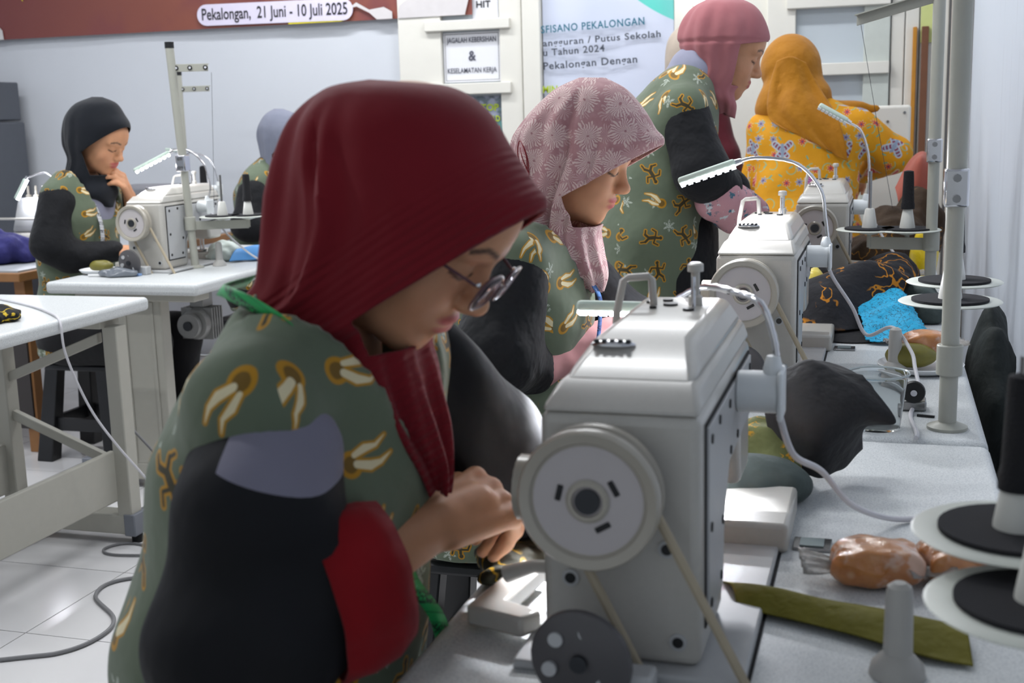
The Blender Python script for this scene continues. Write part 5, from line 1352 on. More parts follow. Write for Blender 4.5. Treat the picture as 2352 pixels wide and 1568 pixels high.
# ---------------------------------------------------------------- thread stands
M_pole = mat('grey_pole_enamel', (168, 168, 158), 0.35, var=0.05)
M_disc = mat('pale_disc_plastic', (196, 200, 192), 0.4)
M_cone = mat('white_cone_plastic', (206, 206, 200), 0.4)
M_spool = mat('black_thread', (24, 24, 28), 0.85, bump=0.5, bscale=300)
def thread_stand(label, base, h, clamp_z, tray_z, discs, arm_dir, arm_z, arm_len, tray_dir=None, lean=(0, 0), drop=0.0):
    """discs: list of (x,y) offsets of the spool trays; base on table"""
    r = thing('thread_stand', label, 'thread stand', base, 0, 'steel thread stands')
    top = Vector((lean[0], lean[1], h))
    at = lambda z: top*(z/h)
    MB().lathe([(0.032, 0), (0.032, 0.005), (0.02, 0.010), (0.0145, 0.012)], (0, 0, 0), (0, 0, 1), 28).build('base_flange', M_pole, r)
    MB().cyl((0, 0, 0.0), at(clamp_z+0.03), 0.0142, n=22).build('pole', M_pole, r)
    MB().cyl(at(clamp_z-0.01), top, 0.0155, n=22).build('upper_pole', M_pole, r)
    MB().cyl(top, top+Vector((0, 0, 0.022)), 0.0165, n=20).build('pole_cap', M_black, r)
    c = at(clamp_z); cl = MB().box(c.x-0.019, c.x+0.019, c.y-0.022, c.y+0.019, clamp_z-0.028, clamp_z+0.032).build('clamp', M_chrome, r, bevel=0.004)
    for dz in (-0.014, 0.018):
        MB().cyl((c.x, c.y-0.022, clamp_z+dz), (c.x, c.y-0.031, clamp_z+dz), 0.0065, n=8).build('clamp_bolt', M_steel, cl)
    a = at(arm_z); d = Vector((math.cos(arm_dir), math.sin(arm_dir), -drop)).normalized(); sd = Vector((-d.y, d.x, 0)).normalized()
    ar = MB().obox(a+d*arm_len/2+Vector((0, 0, 0.004)), d*arm_len/2, sd*0.0022, Vector((0, 0, 0.0135))).build('guide_arm', M_pole, r, bevel=0.001)
    MB().obox(a+d*arm_len/2+sd*0.010+Vector((0, 0, 0.0165)), d*arm_len/2, sd*0.010, Vector((0, 0, 0.0015))).build('arm_flange', M_pole, ar)
    for f in (0.12, 0.5, 0.93):
        p = a+d*arm_len*f+Vector((0, 0, 0.004))
        for s in (-1,):
            MB().lathe([(0.0085, 0), (0.0085, 0.0035), (0.005, 0.0045), (0.0045, 0.0)], p+sd*s*0.002, sd*s, 16).build('eyelet', M_black, ar)
            MB().cyl(p+sd*s*0.002, p+sd*s*0.0058, 0.004, n=10).build('eyelet_core', M_paper, ar)
    c = at(tray_z); MB().cyl((c.x, c.y, tray_z-0.025), (c.x, c.y, tray_z+0.025), 0.0205, n=22).build('collar', M_pole, r, bevel=0.002)
    for i, (x, y, z) in enumerate(discs):
        p = Vector((x, y, z))
        if i == 0:
            e = max(discs, key=lambda q: q[0]**2+q[1]**2); e = Vector((e[0], e[1], tray_z)); dd = (e-c).normalized(); ss = Vector((-dd.y, dd.x, 0))
            MB().obox((c+e)/2+Vector((0, 0, -0.008)), (e-c)/2, ss*0.002, Vector((0, 0, 0.016))).build('tray_arm', M_pole, r, bevel=0.001)
        dk = MB().lathe([(0.006, -0.012), (0.03, -0.006), (0.083, 0.0), (0.086, 0.002), (0.083, 0.004), (0.05, 0.002), (0.006, 0.001)], p, (0, 0, 1), 40).build('tray_disc', M_disc, r)
        MB().cyl(p+Vector((0, 0, 0.0035)), p+Vector((0, 0, 0.0075)), 0.064, n=36).build('foam_pad', M_foam, dk)
        MB().cyl((p.x, p.y, tray_z-0.02), p, 0.006, n=10).build('disc_stem', M_pole, dk)
        MB().lathe([(0.020, 0.006), (0.0195, 0.012), (0.0125, 0.055), (0.0095, 0.058)], p, (0, 0, 1), 20).build('spool_cone', M_cone, dk)
        MB().cyl(p+Vector((0, 0, 0.05)), p+Vector((0, 0, 0.155)), 0.0042, n=10).build('spindle', M_steel, dk)
    return r
def spool(pos, label, h=0.10, r=0.0155):
    o = MB().lathe([(0.006, 0), (r*1.12, 0.001), (r*1.12, 0.012), (r, 0.02), (r*0.86, h-0.012), (r*0.8, h-0.002), (0.006, h)], (0, 0, 0), (0, 0, 1), 20).build('thread_spool', M_spool)
    o.location = pos; return tag(o, label, 'thread spool', 'black thread cones')
st1 = thread_stand('thread stand at the right picture edge with the two near foam discs', (0.150, 0.900, TZ), 0.75, 0.42, 0.12, [(-0.028, 0.055, 0.140), (-0.036, 0.165, 0.160)], 2.6, 0.70, 0.2)
spool((0.150-0.036, 0.900+0.165, TZ+0.160+0.040), 'black thread cone on the blurred near disc stand')
st2 = thread_stand('tall thread stand beside the clear cup with two foam discs', (0.106, 2.055, TZ), 0.80, 0.39, 0.115, [(0.005, 0.155, 0.185), (0.02, 0.33, 0.195)], 2.2, 0.74, 0.22)
spool((0.106+0.02, 2.055+0.33, TZ+0.195+0.056), 'black thread cone between the right wall and the tall thread stand')
st3 = thread_stand('far thread stand whose slanting guide arm shows at the upper right', (0.116, 3.33, TZ), 0.84, 0.405, 0.175, [(-0.155, 0.03, 0.2), (-0.06, 0.02, 0.2)], PI*0.90, 0.785, 0.215, drop=0.22)
spool((0.116-0.06, 3.35, TZ+0.2+0.056), 'black thread cone in front of the brown batik heap')
st4 = thread_stand('thread stand on the black headscarf worker\'s table', (-2.458, 3.985, TZ), 0.80, 0.385, 0.165, [(0.10, 0.05, 0.185), (0.19, 0.08, 0.185)], 0.35, 0.725, 0.13, lean=(-0.04, 0.0))
spool((-2.458+0.19, 4.065, TZ+0.185+0.056), 'black thread cone on the left table stand')
# threads
M_thread = mat('dark_thread', (60, 62, 72), 0.7)
for a, b, lab in (((-0.075, 3.395, 1.50), (0.02, 3.72, 0.99), 'fine dark thread strung from the far guide arm to the machine'), ((-2.36, 4.03, 1.47), (-2.40, 4.05, 0.98), 'fine thread hanging from the left stand arm')):
    tag(MB().tube([a, ((a[0]+b[0])/2, (a[1]+b[1])/2, (a[2]+b[2])/2-0.01), b], 0.0007, 5).build('thread', M_thread), lab, 'thread')

# ---------------------------------------------------------------- cloth and food on the tables
def cloth_mat(name, base, base2=None, motif=None, scale=40.0, thr=(0.38, 0.42)):
    m, t, b = base_mat(name)
    tc = t.new('ShaderNodeTexCoord').outputs['Object']
    c = t.mix(t.noise(tc, 18, 3), srgb(base), srgb(base2 or tuple(int(q*.8) for q in base)))
    if motif is not None:
        n = t.noise(tc, scale, 2, 0.4); w = t.m('ABSOLUTE', t.m('SUBTRACT', n, 0.5)); big = t.noise(t.v('ADD', tc, (2, 5, 1)), 9, 1)
        c = t.mix(t.m('MULTIPLY', t.step(w, 0.012, 0.03), t.step(big, *thr)), c, srgb(motif))
    t.l.new(c, b.inputs['Base Color']); b.inputs['Roughness'].default_value = 0.8; b.inputs['Specular IOR Level'].default_value = 0.25
    fabric_bump(t, b, tc, 0.45, scale=22); return m
def heap(name, label, cat, loc, ells, m, h=0.006, wr=0.006, wf=55, seed=0.0, k=0.02, floor_z=0.0, group=None, it=1):
    """crumpled pile, local coords over the table"""
    lo = np.min([np.array(c)-np.array(r) for c, r in ells], 0)-0.03; hi = np.max([np.array(c)+np.array(r) for c, r in ells], 0)+0.03
    lo[2] = floor_z-2*h
    def f(P):
        d = None
        for c, r in ells:
            q = d_ell(P, c, r); d = q if d is None else smin(d, q, k)
        d = d+wr*wav(P, wf, seed)+0.5*wr*wav(P, wf*1.9, seed+3)
        return smax(d, floor_z+0.0005-P[2], 0.002)
    o = sdf_obj(name, f, lo, hi, h, m, None, smooth_it=it); o.location = loc
    return tag(o, label, cat, group)
def draped(name, label, cat, grid, m, n=46, amp=0.004, seed=0.0, th=0.0016, freq=40.0, jag=0.0, group=None):
    """sheet through a control grid of 3-D points (rows of equal length)"""
    G = np.array(grid, float); R = np.stack([crom(row, n) for row in G]); R = np.stack([crom(R[:, j], n) for j in range(n)], 1)
    for i in range(n):
        for j in range(n):
            p = R[i, j]; R[i, j, 2] += amp*(math.sin(freq*p[0]+seed+2*math.sin(freq*.7*p[1]))*math.cos(freq*.9*p[1]+seed))+amp
    if jag:
        rs = np.random.RandomState(3)
        for i in range(n):
            R[i, 0, :2] += rs.randn(2)*jag; R[i, -1, :2] += rs.randn(2)*jag; R[0, i, :2] += rs.randn(2)*jag; R[-1, i, :2] += rs.randn(2)*jag
    V = R.reshape(-1, 3); c0 = V.mean(0); c0[2] = V[:, 2].min()
    F = [(i*n+j, i*n+j+1, (i+1)*n+j+1, (i+1)*n+j) for i in range(n-1) for j in range(n-1)]
    o = fast_mesh(name, V-c0, F, m); o.location = c0
    so = o.modifiers.new('thickness', 'SOLIDIFY'); so.thickness = th; so.offset = 1
    return tag(o, label, cat, group)
M_charcoal = cloth_mat('charcoal_cloth', (44, 44, 46), (32, 32, 34))
M_blkor = cloth_mat('black_orange_batik', (46, 46, 50), (30, 30, 34), (196, 128, 36), 26, (0.44, 0.50))
M_gg = cloth_mat('grey_green_cloth', (84, 95, 93), (62, 70, 69))
M_lime2 = cloth_mat('olive_lime_print', (122, 126, 80), (78, 84, 52), (204, 150, 40), 60, (0.42, 0.48))
M_olive = cloth_mat('olive_cloth', (120, 114, 38), (96, 92, 30))
T = TZ+0.0005
# tent of charcoal cloth on table 1: hand-shaped sheet
rows = [[(-.165, 1.80, .87), (-.12, 1.83, .895), (-.07, 1.84, .90), (-.02, 1.83, .88), (.0, 1.80, .855)],
        [(-.160, 1.745, .893), (-.125, 1.74, .912), (-.095, 1.735, .926), (-.055, 1.745, .915), (-.024, 1.75, .905)],
        [(-.158, 1.715, .865), (-.125, 1.69, .885), (-.085, 1.672, .885), (-.035, 1.685, .885), (.022, 1.70, .853)],
        [(-.148, 1.70, .825), (-.115, 1.675, .84), (-.08, 1.655, .838), (-.045, 1.68, .842), (-.018, 1.725, .838)],
        [(-.132, 1.71, .775), (-.105, 1.69, .775), (-.075, 1.70, .768), (-.045, 1.74, .775), (-.022, 1.78, .79)]]
draped('cloth_piece', 'charcoal cloth standing up in folds behind the foreground machine', 'cloth', rows, M_charcoal, amp=0.0032, freq=52)
heap('cloth_piece', 'olive lime printed cloth tucked under the charcoal cloth', 'cloth', (-.165, 1.70, T), [((0, .03, .03), (.05, .06, .055)), ((.02, .0, .02), (.05, .05, .04))], M_lime2, seed=2)
heap('cloth_piece', 'grey-green stuffed sleeve lying behind the foreground machine', 'cloth', (-.175, 1.60, T), [((0, 0, .028), (.075, .05, .036)), ((-.05, -.02, .028), (.06, .045, .034)), ((.05, .03, .022), (.04, .05, .03))], M_gg, h=.005, wr=.003, wf=40, seed=4)
heap('cloth_piece', 'dark green crumpled cloth under the foreground machine arm', 'cloth', (-.27, 1.66, T), [((0, 0, .03), (.07, .10, .04)), ((-.08, .05, .02), (.08, .08, .035))], cloth_mat('dark_green_cloth', (70, 78, 74)), seed=1)
# olive cloth strip
draped('cloth_piece', 'folded olive cloth strip lying beside the foreground machine', 'cloth',
       [[(-.172, 1.300, T+.002), (-.10, 1.283, T+.004), (-.03, 1.262, T+.004), (.05, 1.245, T+.004), (.085, 1.235, T+.003)],
        [(-.150, 1.262, T+.014), (-.09, 1.245, T+.02), (-.035, 1.222, T+.018), (.04, 1.200, T+.016), (.088, 1.190, T+.012)],
        [(-.138, 1.222, T+.004), (-.085, 1.205, T+.006), (-.03, 1.182, T+.006), (.035, 1.150, T+.006), (.09, 1.140, T+.004)]], M_olive, amp=.0015, freq=45, n=40)
heap('cloth_piece', 'yellow and black batik scrap under the sewing hand', 'cloth', (-.375, 1.40, T), [((0, 0, .012), (.06, .12, .018)), ((-.03, -.1, .012), (.03, .06, .018))], cloth_mat('yellow_black_batik', (60, 58, 44), (40, 40, 34), (200, 158, 40), 30, (0.5, 0.56)), seed=5)
# table 2 heaps
draped('cloth_piece', 'black cloth with orange batik edge spread on the middle table', 'cloth',
       [[(-.20, 3.16, T+.03), (-.10, 3.20, T+.08), (.0, 3.20, T+.10), (.07, 3.18, T+.06)],
        [(-.20, 3.02, T+.10), (-.12, 3.02, T+.13), (-.03, 3.04, T+.155), (.06, 3.06, T+.11)],
        [(-.20, 2.92, T+.085), (-.12, 2.90, T+.10), (-.04, 2.94, T+.07), (.03, 3.0, T+.05)],
        [(-.195, 2.83, T+.012), (-.13, 2.83, T+.015), (-.08, 2.84, T+.015), (-.03, 2.88, T+.015)]], M_blkor, amp=.004, freq=34)
draped('cloth_piece', 'charcoal pocket flap lying at the front of the black batik cloth', 'cloth',
       [[(-.15, 2.88, T+.022), (-.08, 2.90, T+.026), (-.01, 2.90, T+.02)], [(-.15, 2.83, T+.008), (-.08, 2.82, T+.010), (-.0, 2.83, T+.006)], [(-.13, 2.80, T+.002), (-.07, 2.785, T+.003), (.0, 2.80, T+.003)]], M_charcoal, amp=.001, n=30)
heap('cloth_piece', 'grey-green cloth behind the foam discs of the middle table', 'cloth', (.085, 3.14, T), [((0, 0, .03), (.05, .06, .07)), ((.02, -.03, .02), (.04, .06, .05))], M_gg, seed=9, h=.007)
def turq():
    m, t, b = base_mat('turquoise_vein_print')
    tc = t.new('ShaderNodeTexCoord').outputs['Object']
    n = t.noise(t.v('ADD', tc, t.v('SCALE', tc, s=0.2)), 55, 3, 0.6); w = t.m('ABSOLUTE', t.m('SUBTRACT', n, 0.5))
    c = t.mix(t.step(w, 0.006, 0.024), srgb((22, 168, 214)), srgb((14, 70, 96)))
    t.l.new(c, b.inputs['Base Color']); b.inputs['Roughness'].default_value = 0.7; fabric_bump(t, b, tc, 0.5, scale=25); return m
draped('cloth_scrap', 'bright turquoise veined cloth scrap on the middle table', 'cloth',
       [[(-.062, 2.96, T+.075), (.0, 3.0, T+.085), (.04, 3.01, T+.09), (.07, 2.98, T+.05)], [(-.050, 2.89, T+.05), (.0, 2.90, T+.055), (.05, 2.90, T+.055), (.09, 2.87, T+.03)], [(-.035, 2.78, T+.008), (.01, 2.77, T+.006), (.06, 2.79, T+.010), (.118, 2.80, T+.004)]], turq(), amp=.004, freq=60, jag=.002)
# table 3 heaps
heap('cloth_piece', 'dark brown batik heap at the end of the far table', 'cloth', (.03, 4.25, T), [((0, 0, .07), (.11, .16, .13)), ((.08, .1, .10), (.08, .12, .15)), ((-.06, -.1, .04), (.09, .12, .08))], cloth_mat('brown_batik', (70, 52, 34), (36, 28, 24), (150, 104, 40), 34, (0.42, 0.48)), h=.011, wr=.010, wf=34, seed=2)
rust = [[(.03, 4.47, 1.00), (.075, 4.50, 1.09), (.12, 4.48, 1.12), (.165, 4.50, 1.08)], [(.04, 4.43, .96), (.075, 4.42, 1.05), (.11, 4.39, 1.09), (.16, 4.43, 1.04)], [(.05, 4.42, .90), (.08, 4.40, .95), (.11, 4.40, .96), (.15, 4.42, .93)]]
draped('cloth_piece', 'rust pink cloth held up beside the yellow blouse elbow', 'cloth', rust, plain_cloth('rust_pink_cloth', (168, 92, 78), (142, 72, 60), 0.4), amp=.004, freq=40)
heap('cloth_piece', 'black cloth with orange curls on the far table', 'cloth', (-.02, 3.52, T), [((0, 0, .03), (.10, .14, .06)), ((.04, .14, .04), (.08, .1, .07)), ((-.1, -.05, .02), (.08, .1, .04))], M_blkor, h=.008, wr=.007, wf=40, seed=7)
M_yel = mat('yellow_plastic', (226, 196, 40), 0.25, var=0.08, scale=18, bump=0.4, bscale=30)
heap('plastic_bag', 'yellow plastic packet standing behind the far thread tray', 'bag', (.115, 3.82, T), [((0, 0, .07), (.04, .05, .095))], M_yel, h=.008, wr=.004, seed=1)
heap('plastic_packet', 'pale yellow packet with blue corner behind the middle machine', 'packet', (-.165, 3.12, T), [((0, 0, .06), (.035, .04, .075))], mat('pale_yellow_plastic', (226, 206, 90), 0.3), h=.008, wr=.003, seed=2)
heap('cloth_scrap', 'small royal blue scrap next to the pale yellow packet', 'cloth', (-.105, 3.09, T), [((0, 0, .06), (.014, .03, .06))], mat('royal_blue_cloth', (36, 46, 130), 0.6), h=.006, wr=.003)
# bread in clear wraps
def bread_mat(name):
    m, t, b = base_mat(name)
    tc = t.new('ShaderNodeTexCoord').outputs['Object']
    n = t.noise(tc, 30, 4, 0.6)
    c = t.mix(n, srgb((214, 150, 84)), srgb((168, 88, 44)))
    c = t.mix(t.m('MULTIPLY', t.step(t.noise(t.v('ADD', tc, (1, 4, 2)), 26, 3, 0.7), 0.40, 0.52), 0.45), c, srgb((226, 206, 196)))
    x = t.new('ShaderNodeTexVoronoi'); x.inputs['Scale'].default_value = 45; t.l.new(tc, x.inputs['Vector'])
    c = t.mix(t.m('MULTIPLY', t.step(x.outputs[0], 0.1, 0.3), 0.35), c, srgb((232, 200, 170)))
    t.l.new(c, b.inputs['Base Color']); b.inputs['Roughness'].default_value = 0.3; b.inputs['Coat Weight'].default_value = 0.9; b.inputs['Coat Roughness'].default_value = 0.12
    bn = t.new('ShaderNodeBump'); bn.inputs['Strength'].default_value = 0.5; bn.inputs['Distance'].default_value = 0.01; t.l.new(t.noise(tc, 38, 4, 0.6), bn.inputs['Height']); t.l.new(bn.outputs[0], b.inputs['Coat Normal'])
    return m
M_bread = bread_mat('wrapped_bread')
M_wrap = mat('clear_wrap', (235, 232, 228), 0.15, trans=0.75, ior=1.2, var=0.02, bump=0.6, bscale=60)
def bread(label, loc, rz, sc):
    r = thing('wrapped_bread', label, 'bread', loc, rz, 'breads in clear wraps')
    def f(P):
        q = (np.abs(P[0]/(.044*sc))**3.6+np.abs(P[1]/(.034*sc))**3.2+np.abs((P[2]-.021*sc)/(.022*sc))**2.6)**(1/3.2)
        d = (q-1)*.022*sc
        return smax(d+.0022*wav(P, 95)+.0012*wav(P, 190, 2.0), .0012-P[2], .003)
    sdf_obj('loaf', f, (-.06*sc, -.04*sc, -.006), (.06*sc, .04*sc, .055*sc), .0035, M_bread, r)
    for s in (-1, 1):
        V = []; F = []; n = 14
        for i in range(6):
            for j in range(n):
                t = i/5; a = -1+2*j/(n-1)
                V.append((s*(.043+.03*t)*sc, a*(.016+.018*t)*sc, (.016+.004*math.sin(9*a+2*t)+.006*t)*sc))
        for i in range(5):
            for j in range(n-1): F.append((i*n+j, i*n+j+1, (i+1)*n+j+1, (i+1)*n+j))
        o = mesh_obj('wrap_end', V, F, M_wrap, r); so = o.modifiers.new('thickness', 'SOLIDIFY'); so.thickness = .0008
    return r
bread('orange bread in clear wrap lying beside the olive cloth', (.0, 1.345, T), 0.15, 1.12)
bread('orange bread in clear wrap half under the near foam disc', (.092, 1.378, T), 0.5, 1.1)
bread('orange bread in clear wrap behind the far head-rest peg', (.03, 3.66, T+.02), 0.6, 1.3)
# plate with bread and leaf roll on table 2
pl = thing('paper_tray', 'white paper tray beside the tall thread stand', 'tray', (.075, 2.52, T))
MB().lathe([(.06, 0), (.078, .006), (.084, .014), (.082, .015), (.074, .008), (.058, .003)], (0, 0, 0), (0, 0, 1), 30).build('tray', mat('white_card', (220, 222, 224), 0.5), pl)
heap('leaf_roll', 'olive leaf roll on the paper tray of the middle table', 'food', (.055, 2.505, T+.009), [((0, 0, .022), (.05, .03, .026))], mat('olive_leaf', (118, 112, 46), 0.4, var=0.2, scale=60), h=.004, wr=.002)
bread('orange bread in clear wrap on the paper tray', (.085, 2.548, T+.03), 0.3, 1.05)
# clear cup
cp = thing('plastic_cup', 'clear plastic cup behind the charcoal cloth', 'cup', (-.004, 2.040, T))
M_clear = mat('clear_plastic', (238, 242, 244), 0.04, trans=0.96, ior=1.12, var=0.0)
MB().lathe([(.036, 0), (.037, .002), (.047, .086), (.0505, .090), (.0505, .0925), (.047, .0925), (.0455, .088), (.0358, .004), (.0, .003)], (0, 0, 0), (0, 0, 1), 40).build('cup_wall', M_clear, cp)
MB().lathe([(.0495, .0905), (.0515, .092), (.0495, .0938), (.0478, .092)], (0, 0, 0), (0, 0, 1), 40, closed=True).build('rim', mat('clear_rim', (214, 224, 226), 0.1, trans=0.5, ior=1.2), cp)
# small bobbin winder on table 2
bw2 = thing('bobbin_winder', 'small bobbin winder with black wheel next to the clear cup', 'bobbin winder', (.055, 2.175, T))
MB().lathe([(.006, -.006), (.018, -.006), (.0195, -.003), (.0195, .003), (.018, .006), (.006, .006)], (.0, -.02, .036), (0, 1, 0), 28).build('wheel', M_black, bw2)
MB().cyl((0, -.030, .036), (0, .01, .036), .0055, n=14).build('axle', M_chrome, bw2)
MB().box(-.022, .022, -.012, .03, 0, .018).build('base', M_steel, bw2, bevel=.003)
MB().box(-.006, .006, -.008, .02, .018, .03).build('bracket', M_steel, bw2, bevel=.002)
tag(MB().obox((.075, 2.125, T+.002), (.014, -.003, 0), (.0005, .002, 0), (0, 0, .0018)).build('dark_pin', M_black), 'tiny dark pin on the table near the pole base', 'pin')
# head-rest pegs
for x, y, lab in ((.022, 1.115, 'tapered plastic head-rest peg near the blurred foam disc'), (.026, 2.49, 'plastic head-rest peg beside the paper tray'), (.087, 3.88, 'plastic head-rest peg before the yellow packet'), (-2.396, 4.054, 'plastic head-rest peg on the black headscarf worker\'s table')):
    o = MB().lathe([(.026, 0), (.024, .01), (.0135, .022), (.0125, .075), (.011, .086), (.006, .09)], (0, 0, 0), (0, 0, 1), 22).build('head_rest_peg', mat('grey_peg_plastic', (186, 184, 180), 0.45))
    o.location = (x, y, T); tag(o, lab, 'peg', 'machine head-rest pegs')
# dark bag between table and wall
heap('cloth_bag', 'tall dark bag standing between the middle table and the right wall', 'bag', (.225, 2.80, 0.42), [((0, 0, .2), (.045, .16, .22)), ((0, -.07, .26), (.042, .12, .14)), ((0, .1, .1), (.05, .2, .2)), ((0, .04, -.2), (.05, .2, .3))], cloth_mat('dark_green_black_cloth', (44, 50, 48), (26, 28, 28)), h=.016, wr=.008, wf=22, seed=3, floor_z=-.42)
# white lamp cords
M_cord = mat('white_cord', (206, 205, 210), 0.45)
def mcord(mx, my, pts, lab): return cord('lamp_cord', lab, [(mx+.142, my+.30, TZ+.195)]+pts, .0038, M_cord, 70, 'white lamp cords')
mcord(-.246, 1.012, [(-.09, 1.335, .905), (-.062, 1.40, .868), (-.03, 1.48, .805), (.02, 1.545, T+.008), (.085, 1.58, T+.004), (.14, 1.57, T+.004)], 'white cord from the foreground lamp across the table')
mcord(-.250, 2.285, [(-.098, 2.60, .93), (-.06, 2.585, .875), (-.03, 2.57, .82), (.02, 2.52, T+.085), (.055, 2.46, T+.05), (.062, 2.40, T+.03), (.068, 2.28, T+.004), (.05, 2.12, T+.004), (.058, 2.0, T+.004), (.056, 1.968, T+.004)], 'white cord from the arching lamp to the bobbin winder')
mcord(-.192, 3.60, [(-.03, 3.92, .93), (.0, 3.90, .88), (.05, 3.86, T+.06), (.12, 3.84, T+.02), (.15, 3.80, T+.01)], 'white cord from the switched-off lamp')
mcord(-2.585, 3.79, [(-2.42, 4.09, .94), (-2.38, 4.09, .88), (-2.26, 4.06, .80), (-2.20, 4.10, T+.004), (-2.16, 4.12, T+.003)], 'white cord from the lamp of the black headscarf worker')
# ---------------------------------------------------------------- left side
def place_on_left():
    tr = thing('paper_tray', 'white paper tray with a leaf roll on the black headscarf worker\'s table', 'tray', (-2.745, 3.80, T), 0.3)
    MB().lathe([(.045, 0), (.062, .006), (.07, .016), (.068, .017), (.06, .009), (.044, .003)], (0, 0, 0), (0, 0, 1), 26).build('tray', MATS['white_card'], tr)
    heap('leaf_roll', 'glossy olive leaf roll on the left table tray', 'food', (-2.735, 3.80, T+.010), [((0, 0, .018), (.048, .026, .021))], MATS['olive_leaf'], h=.004, wr=.002)
    tag(MB().box(-2.60, -2.535, 3.735, 3.755, T, T+.008).build('ruler_pack', mat('pale_blue_plastic', (128, 160, 206), 0.35), bevel=.001), 'pale blue ruler pack lying near the left thread stand', 'ruler')
    o = MB().cyl((-2.72, 3.70, T+.005), (-2.635, 3.72, T+.005), .0045, n=12).build('marker_pen', mat('white_pen', (226, 226, 226), 0.4)); tag(o, 'white marker pen at the near edge of the left table', 'pen')
    heap('plastic_packet', 'clear crumpled packet with dark beads beside the machine wheel', 'packet', (-2.60, 3.72, T), [((0, 0, .012), (.06, .03, .022)), ((-.04, .0, .006), (.04, .025, .012))], mat('smoky_plastic', (110, 116, 124), 0.2, coat=0.6), h=.005, wr=.004, seed=6)
    draped('foam_sheet', 'curled sky blue sheet on the left table', 'sheet', [[(-2.40, 4.13, T+.004), (-2.34, 4.18, T+.006), (-2.26, 4.22, T+.004)], [(-2.40, 4.20, T+.045), (-2.33, 4.24, T+.055), (-2.25, 4.27, T+.03)], [(-2.38, 4.28, T+.01), (-2.31, 4.32, T+.012), (-2.24, 4.34, T+.006)]], mat('sky_blue_sheet', (84, 150, 214), 0.5), amp=.002, freq=30, n=24)
    heap('paper_scrap', 'crumpled pale paper under the needle of the left machine', 'paper', (-2.47, 4.22, T), [((0, 0, .03), (.07, .06, .045))], mat('pale_crumple', (204, 214, 208), 0.5), h=.006, wr=.008, wf=50, seed=4)
    # motor under the table
    mo = thing('machine_motor', 'grey motor with grooved pulley under the left table', 'motor', (-2.50, 4.0, .42))
    M_alu = mat('grey_aluminium', (150, 150, 148), 0.35, metal=0.3)
    MB().lathe([(.03, 0), (.055, .01), (.062, .03), (.062, .12), (.05, .14), (.03, .15)], (0, 0, .12), (0, 1, 0), 30).build('motor_body', M_alu, mo)
    pu = MB().lathe([(.012, 0), (.046, 0), (.048, .004), (.04, .010), (.048, .016), (.046, .02), (.012, .02)], (0, -.03, .12), (0, 1, 0), 32).build('pulley', M_alu, mo)
    MB().cyl((0, -.036, .12), (0, -.028, .12), .018, n=20).build('pulley_hub', M_hub, pu)
    MB().box(-.03, .03, .04, .11, .18, .30).build('motor_bracket', M_alu, mo, bevel=.004)
    for i in range(5):
        MB().box(-.066, .066, .035+.018*i, .041+.018*i, .06, .18).build('cooling_fin', M_alu, mo)
place_on_left()
# plastic stools
M_stool = mat('black_stool_plastic', (30, 31, 34), 0.4)
def stool(loc, label, rz=0.0):
    r = thing('plastic_stool', label, 'stool', loc, rz, 'black plastic stools')
    MB().frustum((-.15, .15, -.13, .13), .36, (-.14, .14, -.12, .12), .385).build('seat', M_stool, r, bevel=.008)
    for sx in (-1, 1):
        for sy in (-1, 1):
            MB().frustum((sx*.155-.035, sx*.155+.035, sy*.135-.03, sy*.135+.03), 0, (sx*.115-.03, sx*.115+.03, sy*.10-.025, sy*.10+.025), .365).build('leg', M_stool, r, bevel=.004)
    for sy in (-1, 1): MB().box(-.13, .13, sy*.12-.008, sy*.12+.008, .12, .17).build('rung', M_stool, r)
    for sx in (-1, 1): MB().box(sx*.138-.008, sx*.138+.008, -.11, .11, .12, .17).build('rung', M_stool, r)
    return r
stool((-.67, 1.12, 0), 'black plastic stool under the maroon headscarf worker')
stool((-.77, 2.35, 0), 'black plastic stool under the pink lace headscarf worker')
stool((-2.98, 4.05, 0), 'black plastic stool under the black headscarf worker')
stool((-2.87, 5.2, 0), 'black plastic stool under the grey headscarf worker')
stool((-3.02, 2.95, 0), 'black plastic stool at the lower left picture edge', 0.3)
# long wooden work table behind
wt = thing('work_table', 'long wood-edged work table against the far left', 'table', (-4.0, 3.95, 0))
M_wood = mat('brown_wood_edge', (150, 106, 66), 0.5, var=0.2, scale=14)
M_wtop = mat('grey_worktop', (176, 180, 186), 0.4)
MB().box(0, .78, 0, 1.85, .70, .735).build('top_edge', M_wood, wt, bevel=.004)
MB().box(.02, .76, .02, 1.83, .735, .742).build('worktop', M_wtop, wt)
for x in (.03, .71):
    for y in (.05, 1.78): MB().box(x, x+.05, y, y+.05, 0, .70).build('leg', M_wood, wt, bevel=.003)
MB().box(.05, .75, .04, .06, .1, .62).build('side_panel', mat('dark_panel', (60, 56, 56), 0.7), wt)
heap('cloth_piece', 'purple blue cloth heap on the wooden work table at the left edge', 'cloth', (-3.50, 4.22, .743), [((0, 0, .05), (.11, .13, .07)), ((.08, .08, .04), (.08, .1, .06)), ((-.1, 0, .06), (.1, .12, .09))], cloth_mat('purple_blue_cloth', (58, 58, 124), (36, 34, 74)), h=.011, wr=.010, wf=36, seed=8)
ov = thing('overlock_machine', 'pale overlock machine at the left picture edge', 'sewing machine', (-3.52, 4.55, .743))
MB().box(-.16, .12, -.10, .12, 0, .10).build('base', M_cast, ov, bevel=.02, seg=3)
MB().frustum((-.14, .05, -.08, .10), .10, (-.11, .03, -.06, .08), .25).build('column', M_plate, ov, bevel=.015, seg=3)
MB().box(-.02, .12, -.05, .07, .17, .25).build('head', M_cast, ov, bevel=.015, seg=3)
MB().box(-.20, .16, -.14, -.10, .16, .168).build('cloth_plate', M_cast, ov, bevel=.002)
